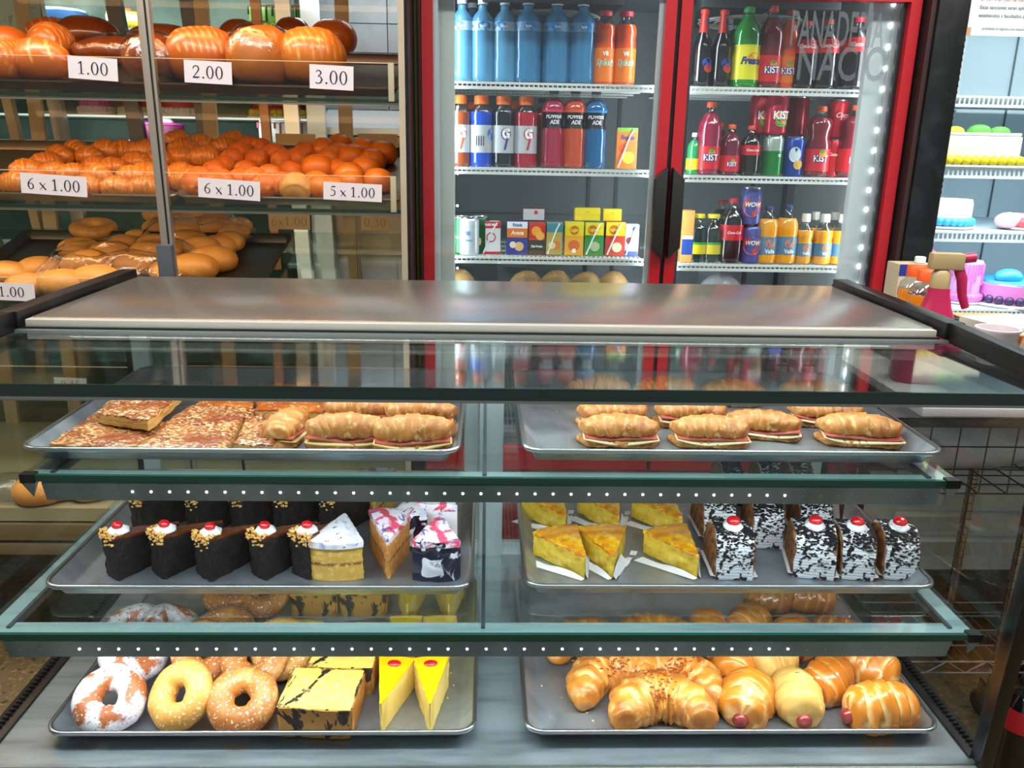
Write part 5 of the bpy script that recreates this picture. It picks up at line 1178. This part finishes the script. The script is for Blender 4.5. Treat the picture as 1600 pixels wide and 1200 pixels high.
def bag(label, c, sx, sy, h, zf, seed):
    t = T('plastic_bag', label, 'bag', c); t.rotation_euler = (math.atan(SLOPE), 0, 0)
    def fn(u, v):
        x, y = (u - .5) * sx, (v - .5) * sy; e = min(1, 5 * min(u, 1 - u)) * min(1, 5 * min(v, 1 - v))
        return (x + .01 * N3((u, v, 0), 6, seed), y + .01 * N3((v, u, 1), 6, seed), .004 + h * e * (.85 + .35 * N3((u, v, 0), 4, seed)) + .006 * N3((u, v, 0), 18, seed))
    put('film', G().surf(40, 32, fn).mesh(ang=80), FILM, t); return t
c = PI(300, 385, ZS[2]); bag('clear plastic bag over the tan buns at the back of the third shelf', (c.x, c.y + .02, ZS[2] + SLOPE * (c.y - 2.20) + .01), .34, .26, .072, ZS[2], 1)
c = PI(190, 432, ZS[2]); bag('clear crinkled bag over the near buns of the third shelf', (c.x, c.y + .02, ZS[2] + SLOPE * (c.y - 2.20) + .012), .50, .22, .075, ZS[2], 2)
# breads on the case floor
for i, (px, py, lb) in enumerate([(60, 790, 'loaf on the floor of the bread case, beside the clear bag'), (100, 782, 'second loaf on the floor of the bread case'), (150, 782, 'third loaf on the floor of the bread case')]):
    p = PZ(px, py - 6, .545); t = T('bread_loaf', lb, 'bread', p, .3 * i); put('crust', cached(('fl', 0), lambda: loaf_me(.14, .09, .08, 99)), BUNP, t)
t = T('plastic_bag', 'crumpled clear bag on the floor of the bread case', 'bag', PZ(20, 775, .546)); put('film', loaf_me(.16, .12, .07, 12), FILM, t)

# ================================================================== mirrored cake display, built solid behind the bread case
CD = T('mirrored_cake_display', 'mirror image of a cake display with slanted frames, built behind the bread case', 'display case', (-1.2, 3.35, 0))
def cdp(name, me, ma): o = put(name, me, ma, CD); o.location = Vector(o.location) - Vector((-1.2, 3.35, 0)); return o
cdp('mirrored_cabinet', mbox((-2.3, 3.8, .1), (-.64, 3.85, 2.3)), mat('mirrored_display_back', '#6f8a80', .5, noise=((3, '#4c6b66', .45, .6), (2.2, '#9fb8b0', .55, .7))))
cdp('base', mbox((-2.3, 3.1, .05), (-.64, 3.8, .55)), mat('mirrored_display_base', '#6a6350', .5))
for z in (1.02, 1.30, 1.537, 1.627, 1.914):
    cdp('shelf', mbox((-2.25, 3.12, z - .006), (-.641, 3.78, z)), mat('mirrored_display_shelf', '#8fa6a4', .3, .2))
    cdp('mirrored_shelf_light', mbox((-2.25, 3.112, z - .007), (-.641, 3.119, z - .001)), mat('mirrored_shelf_tube', '#dfeeee', .3, emis=('#e6ffff', .6)))
cdp('side_wall', mbox((-.64, 3.1, .55), (-.62, 3.8, 2.2)), ALUW)
for (x0, z0, x1, z1, ma, w) in [(-1.60, 1.2, -1.70, 2.2, TAN, .03), (-1.45, 1.2, -1.53, 2.2, POST, .045), (-1.18, 1.1, -1.27, 2.2, BLACK, .05), (-.955, 1.1, -1.02, 2.2, BLACK, .05), (-.76, 1.1, -.79, 2.2, mat('copper_frame', '#a8714a', .4, .4), .03), (-1.95, 1.1, -2.06, 2.2, TAN, .05), (-.66, 1.0, -.70, 2.2, ALU, .05), (-.58, 1.0, -.61, 2.2, ALUW, .06)]:
    cdp('frame_bar', G().bar((x0, 3.06, z0), (x1, 3.06, z1), w, .03).mesh(), ma)
t = T('wall_poster', 'pale paper poster behind the upper bread loaves', 'poster', PY(20, 20, 3.03)); put('sheet', mbox((-.20, 0, -.13), (.09, .003, .16)), mat('pale_poster', '#aebdb4', .6, noise=((30, '#8e9c96', .6, .64),)), t)
t = T('mirrored_floor_tiles', 'mirror image of the grey tiled floor, built as a panel near the cooler', 'panel', (-.42, 3.3, 1.45))  # floor reflection stood up as a solid panel
def tiles():
    g = G()
    for i in range(3):
        for j in range(5): g.box((-.27 + i * .16, 0, j * .10 + .12), (-.27 + i * .16 + .156, .01, j * .10 + .217))
    return g.mesh(smooth=False)
put('tiles', tiles(), mat('mirrored_grey_tile', '#72777a', .5, noise=((14, '#5f6467', .5, .7),)), t)
put('backing', mbox((-.29, .011, .1), (.24, .02, .64)), mat('mirrored_grout', '#3f4345', .7), t)
t = T('mirrored_steel_top', 'mirror image of the brushed steel case top, built as a sloping plate', 'counter', (-.46, 3.1, 0))  # reflected top of the pastry case, built as a solid plate on legs
put('mirrored_top_plate', G().add([(-.14, 0, 1.575), (.24, 0, 1.575), (.24, 0, 1.60), (-.14, 0, 1.60), (-.14, .3, 1.675), (.24, .3, 1.675), (.24, .3, 1.70), (-.14, .3, 1.70)], [(0, 1, 2, 3), (3, 2, 6, 7), (7, 6, 5, 4), (0, 4, 5, 1), (0, 3, 7, 4), (1, 5, 6, 2)]).mesh(smooth=False), mat('mirrored_top_steel', '#b9bdbf', .35, .3), t); put('mirrored_top_body', mbox((-.13, .01, .6), (.24, .30, 1.569)), mat('mirrored_top_body', '#8c7c64', .4, .5), t)
put('leg', mbox((-.12, .02, 0), (-.08, .06, .6)), BLACK, t); put('leg', mbox((.18, .02, 0), (.22, .06, .6)), BLACK, t)
def cake(px, py, Y, r, h, col, top, label, box=False, border=None, drip=None, d=None, board='#cfd8d8', z=None, sy=1.0, toppers=()):
    p = PY(px, py, Y); zz = p.z if z is None else z
    t = T('celebration_cake', label, 'cake', (p.x, Y, zz))
    nx = 'box' if box else 'rnd'
    if box:
        put('board', mbox((-r * 1.15, -r * sy * 1.1, 0), (r * 1.15, r * sy * 1.1, .006)), mat('board_' + board, board, .4), t)
        put('cake', mbox((-r, -r * sy, .0065), (r, r * sy, h), .008), mat('icing_' + col, col, .45, bump=(40, .2, .003)), t)
        put('icing_top', mbox((-r * .97, -r * sy * .97, h + .0005), (r * .97, r * sy * .97, h + .008), .003), mat('icing_' + top, top, .4, bump=(30, .5, .006)), t)
        ring = [(-r + 2 * r * k / 9, -r * sy) for k in range(10)] + [(r, -r * sy + 2 * r * sy * k / 6) for k in range(1, 7)] + [(-r, -r * sy + 2 * r * sy * k / 6) for k in range(1, 7)]
    else:
        put('board', G().lathe([(r * 1.2, 0), (r * 1.2, .006)], 32).mesh(), mat('board_' + board, board, .4), t)
        put('cake', G().lathe([(r, .0065), (r, h * .95), (r * .95, h)], 36).mesh(ang=50), mat('icing_' + col, col, .45, bump=(40, .2, .003)), t)
        put('icing_top', G().lathe([(r * .96, h), (r * .92, h + .008), (.001, h + .010)], 36, fn=lambda a, z_: 1 + .03 * sin(9 * a)).mesh(), mat('icing_' + top, top, .4, bump=(30, .5, .006)), t)
        ring = [(r * cos(2 * pi * k / 26), r * sin(2 * pi * k / 26)) for k in range(26)]
    if border:
        g = G()
        for x, y in ring: b = G().ball((x, y, .018), .014, 5); g.add(b.v, b.f)
        put('piping', g.mesh(), mat('icing_' + border, border, .4), t)
    if drip:
        g = G(); r_ = random.Random(int(px))
        for i_, (x, y) in enumerate(ring):
            l = r_.uniform(.2, .7) * h; g.tube([(x * 1.01, y * 1.01, h), (x * 1.01, y * 1.01, h - l)], .004, 6)
        put('drips', g.mesh(), mat('icing_' + drip, drip, .3), t)
    for (tx, tz, tr, tc) in toppers: put('decoration', G().ball((tx, -r * sy * .4, h + tz), tr, 7, (1.4, 1, .8)).mesh(), mat('icing_' + tc, tc, .4), t)
    return t
cz = [1.30, 1.565, 1.80]  # cakes on this display are reflections too, built as solids
cake(100, 47, 3.25, .085, .060, '#2d5f9c', '#c8d4da', 'blue and white round cake box above the upper loaves', z=1.915, board='#b8c4c8')
cake(198, 47, 3.25, .065, .055, '#d9d9c8', '#d8b42c', 'white cake with yellow and brown top beside the post', border='#d8c02c', z=1.915, toppers=((-.02, .015, .018, '#7a4a2c'), (.02, .012, .015, '#7a4a2c')))
cake(438, 38, 3.25, .092, .085, '#6aa83a', '#3a2c30', 'green drip cake with yellow border and dark top', True, '#d8c414', '#1c1618', z=1.915, sy=.8)
cake(152, 172, 3.25, .055, .07, '#c86aa8', '#d8a8cc', 'pink striped cake behind the croissant rolls', z=1.628, border='#d8c8d4', drip='#a84a88')
cake(218, 174, 3.25, .062, .055, '#b8352c', '#5f9a4a', 'red cake with green top in front of the post', z=1.628, border='#b8c0a0')
cake(284, 176, 3.25, .075, .055, '#bf3434', '#c83c38', 'round red cake with a white piped foot', z=1.628, border='#e0dede')
cake(250, 222, 3.25, .09, .06, '#6a1c48', '#c844a0', 'dark berry cake with a magenta and white top', z=1.538, toppers=((.04, .01, .02, '#e8c8e0'), (-.03, .01, .02, '#3c1428')))
cake(440, 172, 3.25, .090, .040, '#b82838', '#c23444', 'low red cake with yellow piping behind the buns', True, '#dcc81c', z=1.628, sy=.8)
cake(450, 225, 3.25, .088, .075, '#d4dede', '#d8e4e8', 'white square cake with blue roses and striped side', True, None, '#a83040', z=1.538, sy=.8, toppers=((-.02, .02, .02, '#2a7a9c'), (.04, .005, .015, '#2a7a9c'), (-.06, .005, .015, '#2a7a9c')))
for px, lb in ((462, 'tan card standing behind the rough crusted buns'), (590, 'tan card standing behind the golden buns')):
    t = T('blank_card', lb, 'card', PY(px, 220, 2.86)); put('card', mbox((-.065, 0, -.022), (.065, .002, .022)), TANP, t)

# strip of metal between the bread case and the drinks cooler
t = T('roller_shutter_guide', 'brown and olive metal channel between bread case and cooler', 'metal channel', (-.19, 2.38, 0))
put('olive_strip', mbox((-.0065, -.02, .05), (.000, .02, 2.3)), mat('olive_metal', '#55591f', .3, .6), t)
for x in (.0005,): put('channel', mbox((x, -.03, .05), (x + .0095, .02, 2.3), .002), DBROWN, t)

# ================================================================== cake cooler
CX0, CX1, CY, CB = 1.175, 2.35, 2.33, 3.0
cc = T('cake_cooler', 'bright white cake cooler with black side frame', 'cooler', (1.75, 2.7, 0))
def kp(name, me, ma): o = put(name, me, ma, cc); o.location = Vector(o.location) - Vector((1.75, 2.7, 0)); return o
kp('side_frame', mbox((CX0, CY, .62), (CX0 + .085, CY + .10, 2.3), .006), BLACK)
kp('side_trim', mbox((CX0 - .014, CY + .01, .3), (CX0 - .001, CY + .05, 2.3)), mat('brown_trim', '#3e2b2a', .4, .4))
kp('side_wall', mbox((CX0 + .02, CY + .1005, .3), (CX0 + .06, CB, 2.3)), LINER2)
kp('side_wall', mbox((CX1, CY, .3), (CX1 + .04, CB, 2.3)), LINER2)
kp('back_wall', mbox((CX0 + .02, CB, .3), (CX1 + .04, CB + .04, 2.3)), LINER2)
kp('cooler_top', mbox((CX0, CY, 2.25), (CX1 + .04, CB, 2.3)), LINER2)
g = G()
for x in (1.42, 1.80): g.box((x, CB - .006, .7), (x + .004, CB - .001, 2.2))
kp('panel_seam', g.mesh(), mat('seam_grey', '#5f6d74', .5))
for x in (1.545, 1.60):
    g = G().box((x, CB - .012, .7), (x + .022, CB - .0065, 2.0)); kp('shelf_track', g.mesh(), mat('track_white', '#c6d0d4', .4))
    g = G()
    for k in range(60): g.box((x + .008, CB - .0135, .72 + k * .021), (x + .014, CB - .0122, .728 + k * .021))
    kp('track_slots', g.mesh(smooth=False), BLACK)
CZ = []
for py in (150, 262, 362, 483):
    z = PY(1540, py, CY + .05).z; CZ.append(z)
    g = G().box((CX0 + .09, CY + .045, z - .006), (CX1, CY + .055, z)).box((CX0 + .09, CY + .045, z - .030), (CX1, CY + .050, z - .022)).box((CX0 + .09, CY + .056, z - .006), (CX1, CB - .02, z - .002))
    for k in range(80): x = CX0 + .09 + k * .0135; g.box((x, CY + .046, z - .023), (x + .005, CY + .049, z - .006))
    kp('wire_shelf', g.mesh(smooth=False), mat('cool_wire', '#cfe0e6', .4))
# lower body with louvres
kp('lower_body', mbox((CX0, CY + .01, .28), (CX1 + .04, CB, .615)), mat('lower_white', '#a7aaa2', .5))
g = G()
for k in range(3):
    z = .33 + k * .085
    g.add([(CX0 + .10, CY + .008, z), (CX1, CY + .008, z), (CX1, CY - .018, z + .060), (CX0 + .10, CY - .018, z + .060), (CX1, CY + .008, z + .066), (CX0 + .10, CY + .008, z + .066)], [(0, 1, 2, 3), (3, 2, 4, 5), (0, 3, 5), (1, 4, 2)])
kp('louvre_panel', g.mesh(smooth=False), mat('louvre_white', '#b5b6ac', .45))
for x in (CX0 + .05, CX1): kp('foot', mbox((x, CY + .1, 0), (x + .04, CY + .14, .28)), BLACK)
t = T('paper_notice', 'white printed notice taped inside the cake cooler top', 'notice', PY(1560, 28, CY + .04))
put('sheet', mbox((-.08, 0, -.045), (.22, .002, .14)), mat('notice_paper', '#c3d0d2', .5), t)
for k, (s_, c_) in enumerate([('2.  35.7% en caso de fuera ser', '#a06a70'), ('Estas sanciones seran aplicadas', '#4a5058'), ('establecidos y facultados por la Gerencia', '#4a5058'), ('prohibido el ingreso con mascotas', '#6a7078')]):
    put('lettering', text_me(s_, .013 if k < 3 else .010, .005, 0, .9, 'LEFT'), mat('print_' + c_, c_, .6), t, loc=(-.055 if k < 3 else -.04, -.0008, .045 - k * .020 - (.012 if k == 3 else 0)))
put('tape', mbox((-.088, -.001, -.045), (-.070, -.0005, -.025)), mat('tan_tape', '#b48a62', .5), t)
cake(1498, 257, 2.48, .115, .085, '#e2ecd8', '#e6f0ea', 'white and yellow square cake on the second cooler shelf', True, '#dcd22a', None, z=CZ[1] + .001, sy=.9, toppers=((.02, .012, .025, '#5fb44a'), (.08, .010, .022, '#5fb44a'), (-.05, .01, .02, '#e4dc3a')))
cake(1472, 352, 2.52, .075, .075, '#dfe8cc', '#e2ead0', 'plain cream round cake with blue piped foot', False, '#3aa2d8', z=CZ[2] + .001)
cake(1598, 352, 2.50, .055, .035, '#e06a78', '#e6a4b0', 'pink cake with red and white sticks at the picture edge', False, '#d84a58', z=CZ[2] + .001, toppers=((-.06, -.01, .03, '#d8a8b8'), (0, .03, .012, '#a82838')))
cake(1582, 455, 2.50, .115, .065, '#d27cc8', '#38a0cc', 'pink cake with blue top and dark beaded foot', False, '#3c2c58', z=CZ[3] + .001, toppers=((-.05, .02, .03, '#2f9ccc'), (.05, .02, .03, '#2f9ccc')))
cake(1502, 468, 2.50, .045, .12, '#c89ad8', '#e0a8dc', 'tall pink and lilac cake with drips', False, '#d86ac0', '#d870c0', z=CZ[3] + .001)
t = T('pink_packet', 'pink plastic packet behind the orange drinks', 'packet', (xat(1456, 2.5, CZ[3] + .08), 2.52, CZ[3] + .001)); put('packet', loaf_me(.07, .05, .16, 9), mat('pink_plastic', '#dc7ac4', .3), t)
t = T('plastic_tub', 'clear tub with yellow label below the pink cake', 'tub', (xat(1532, 2.45, CZ[3] - .04), 2.42, CZ[3] - .078)); put('tub', G().lathe([(.05, 0), (.058, .04)], 24).mesh(), FILMW, t); put('label_patch', mbox((-.02, -.060, .008), (.03, -.058, .03)), mat('print_#c8c832', '#c8c832', .5), t)
kp('lower_shelf', mbox((CX0 + .09, CY + .06, CZ[3] - .090), (CX1, CB - .02, CZ[3] - .080)), ALUW)

# ================================================================== wire cart beside the case
ct = T('wire_cart', 'chrome wire cart with mesh basket standing beside the pastry case', 'cart', (1.15, 1.85, 0))
def tp(name, me, ma, parent=ct):
    o = put(name, me, ma, parent)
    if parent is ct: o.location = Vector(o.location) - Vector((1.15, 1.85, 0))
    return o
DW = mat('cart_wire', '#4f4c4a', .3, .9)
X0, X1, Y0, Y1 = .86, 1.98, 1.52, 2.26
for i, (x, y) in enumerate(((1.435, 1.98), (1.45, 2.26), (1.95, 1.98), (1.95, 2.26))):
    po = tp('pole', G().tube([(x, y, .12), (x, y, 1.061)], .0135, 16).mesh(), CHROME)
    g = G()
    for k in range(36): z = .14 + k * .0255; g.lathe([(.0138, z), (.0146, z + .001), (.0138, z + .002)], 14, (x, y, 0), cap=False)
    put('groove_rings', g.mesh(), DW, po)
    c = tp('caster', G().lathe([(.001, -.012), (.036, -.012), (.042, -.008), (.042, .008), (.036, .012), (.001, .012)], 22).mesh(ang=40), BLACK); c.rotation_euler = (0, radians(90), .4); c.location = Vector((x - 1.15, y + .015 - 1.85, .0435))
    tp('caster_fork', G().box((x - .02, y - .005, .05), (x - .014, y + .03, .12)).box((x + .014, y - .005, .05), (x + .020, y + .03, .12)).box((x - .02, y - .02, .11), (x + .02, y + .03, .122)).mesh(bev=.001), CHROME)
def wshelf(z, x0, x1, y0, y1, name, n=9, zig=True):
    g = G()
    for zz in (z, z - .035):
        g.tube([(x0, y0, zz), (x1, y0, zz), (x1, y1, zz), (x0, y1, zz), (x0, y0, zz)], .0035, 6)
    if zig:
        for (xa, ya, xb, yb_) in ((x0, y0, x1, y0), (x0, y0, x0, y1)):
            k = 14; g.tube([(xa + (xb - xa) * i / k, ya + (yb_ - ya) * i / k, z - (.035 if i % 2 else 0)) for i in range(k + 1)], .0025, 5)
    for i in range(1, n * 2): x = x0 + (x1 - x0) * i / (n * 2); g.tube([(x, y0, z), (x, y1, z)], .002, 5)
    for i in range(1, 4): y = y0 + (y1 - y0) * i / 4; g.tube([(x0, y, z), (x1, y, z)], .003, 5)
    tp(name, g.mesh(), CHROME)
wshelf(.20, 1.17, 1.96, 1.965, 2.275, 'wire_shelf')
# mesh basket
def basket():
    g = G(); x0, x1, y0, y1, z0, z1 = .80, 1.96, 1.60, 2.26, .86, 1.02
    for z in (z1,): g.box((x0, y0 - .004, z - .012), (x1, y0 + .004, z + .006)).box((x0, y1 - .004, z - .012), (x1, y1 + .004, z + .006)).box((x0 - .004, y0, z - .012), (x0 + .004, y1, z + .006)).box((x1 - .004, y0, z - .012), (x1 + .004, y1, z + .006))
    for z in (z0, z0 + .055, z0 + .105): g.tube([(x0, y0, z), (x1, y0, z), (x1, y1, z), (x0, y1, z), (x0, y0, z)], .0018, 5)
    for i in range(20):
        x = x0 + (x1 - x0) * i / 19; g.tube([(x, y0, z1), (x, y0, z0), (x, y1, z0), (x, y1, z1 + .10)], .0018, 5)
    for i in range(14):
        y = y0 + (y1 - y0) * i / 13; g.tube([(x0, y, z1), (x0, y, z0), (x1, y, z0), (x1, y, z1)], .0018, 5)
    for z in (z1 + .05, z1 + .10): g.tube([(x0, y1, z), (x1, y1, z)], .0018, 5)
    return g.mesh()
tp('basket', basket(), DW)
tp('cart_top', mbox((X0 - .02, 1.50, 1.062), (X1 + .02, Y1 + .02, 1.080), .003), mat('cart_top_white', '#b4aeb0', .4))
for i, (x, y, l, w, h, lb) in enumerate([(1.10, 1.84, .42, .30, .15, 'big milky plastic bag lying in the mesh basket'), (1.42, 1.82, .26, .26, .13, 'second plastic bag at the far side of the mesh basket'), (.98, 1.78, .20, .20, .10, 'small crumpled plastic bag near the case in the basket')]):
    t = T('plastic_bag', lb, 'bag', (x, y, .864), .3 * i); put('film', loaf_me(l, w, h, 5 + i, 2.6), FILMW, t); 
# things on the cart top
ZC = 1.081
def X2(px, Y, dz=.05): return xat(px, Y, ZC + dz)
x = X2(1424, 2.02, .1)
carton(1423, None, 2.02, .090, .205, .065, '#c9bfa8', '#b5a88e', 'tall milk carton with white screw cap behind the orange drinks', z=ZC, name='milk_carton', deco=(('band', .86, 1, '#22308c'), ('band', 0, .30, '#22308c'), ('disc', .1, .5, .02, '#d8a04a')), x=x)
put('screw_cap', G().lathe([(.013, 0), (.013, .013), (.011, .015)], 18).mesh(), WHITE, [o for o in C.objects if o.get('label', '').startswith('tall milk carton')][0], loc=(.02, .03, .2062))
for px, Y, lb in ((1424, 1.95, 'orange sports drink with orange cap beside the milk carton'), (1440, 1.87, 'orange sports drink with orange cap beside the pink spray bottle')):
    t = bottle(px, None, Y, .212, .038, 'sport', ('#e8860e', 'amber'), lb, band=(.16, .48, '#9a8672'), cap='#e85a1c', fill=.74, capr=.62, texts=(('G', .36, .03, '#f2efe8', .0, 0, .05),), z=ZC, x=X2(px, Y, .1))
    blob_logo(t, .0402, .36 * .215, .020, '#e85a1c', -.02, .9)
t = T('spray_bottle', 'magenta spray bottle with tan nozzle and magenta trigger', 'spray bottle', (xat(1453, 1.70, 1.16), 1.70, ZC), radians(-8), sc=1.33)
MAG = mat('magenta_plastic', '#b3194f', .35, coat=.3)
def fl(prof):
    g = G(); n = 26; vs = []
    for rx, ry, z in prof:
        for k in range(n): a = 2 * pi * k / n; vs.append((math.copysign(abs(cos(a)) ** .7, cos(a)) * rx, math.copysign(abs(sin(a)) ** .7, sin(a)) * ry, z))
    fs = [(j * n + k, j * n + (k + 1) % n, (j + 1) * n + (k + 1) % n, (j + 1) * n + k) for j in range(len(prof) - 1) for k in range(n)] + [tuple(range(n))[::-1], tuple((len(prof) - 1) * n + k for k in range(n))]
    return g.add(vs, fs).mesh(ang=60)
put('bottle', fl([(.052, .030, 0), (.055, .032, .01), (.053, .031, .05), (.036, .025, .085), (.022, .019, .118), (.016, .016, .14), (.015, .015, .15)]), MAG, t)
put('collar', G().lathe([(.0145, 0), (.0145, .022), (.010, .028)], 20).mesh(), mat('nozzle_tan', '#a8946a', .45), t, loc=(0, 0, .1503))
hd = put('sprayer_head', mbox((-.020, -.010, .179), (.030, .010, .205), .004), mat('nozzle_tan', '#a8946a', .45), t)
put('nozzle_tip', G().tube([(.0305, 0, .197), (.046, 0, .199)], .008, 14).mesh(), MAG, t)
put('trigger', G().tube([(.022, 0, .188), (.032, 0, .165), (.036, 0, .14), (.044, 0, .120)], [.008, .008, .007, .006], 10).mesh(), MAG, t)
ZK = 1.156
t = T('black_crate', 'low black crate on the cart carrying the foam cup and napkins', 'crate', (1.28, 1.74, ZC)); put('crate', mbox((-.33, -.22, 0), (.33, .24, .074), .003), BLACK, t)
t = T('foam_cup', 'white foam cup beside the napkins on the cart', 'cup', (xat(1556, 1.56, 1.20), 1.56, ZK))
put('cup', G().lathe([(.028, 0), (.038, .062), (.041, .066), (.041, .070), (.037, .070), (.026, .004), (.001, .003)], 30).mesh(ang=40), mat('foam_white', '#cfc6cb', .6), t)
t = T('napkin_stack', 'pile of white paper napkins behind the foam cup', 'napkins', (xat(1590, 1.74, 1.18), 1.76, ZK), .2); put('napkins', mbox((-.08, -.07, 0), (.09, .07, .045), .003), mat('napkin_white', '#c9cdc6', .7), t)
t = T('black_tray', 'black plastic tray with a tan box behind the rail', 'tray', (xat(1535, 1.90, 1.16), 1.91, ZK)); put('tray', mbox((-.07, -.05, 0), (.10, .05, .022), .003), BLACK, t); put('tray_lining', mbox((-.06, -.04, .0225), (.09, .04, .026)), mat('tan_card', '#b79a6c', .6), t)
t = T('sauce_sachet', 'small brown and white sachet beside the foam cup', 'sachet', (xat(1596, 1.60, 1.18), 1.60, ZK), .5); put('sachet', mbox((-.025, -.01, 0), (.025, .01, .05), .002), mat('sachet_print', '#b8a28a', .5, noise=((30, '#a0551c', .5, .56),)), t)
t = T('card_reader', 'small black device with keys at the edge of the cart', 'card reader', (xat(1598, 1.53, 1.17), 1.60, ZK)); put('body', mbox((-.04, -.075, 0), (.05, -.02, .022), .003), BLACK, t)
# cola bottle on the floor
t = bottle(1594, None, 1.75, .30, .05, 'pet', ('#120a0c', 'cola'), 'big cola bottle standing on the floor beyond the case post', band=(.55, .74, '#b8202c'), cap='#26181a', z=.001, x=xat(1597, 1.75, .2))
t = T('dark_bag', 'dark plastic bag on the floor under the cake cooler', 'bag', (1.65, 2.25, .001)); put('bag', loaf_me(.34, .22, .16, 3), BLACK, t)
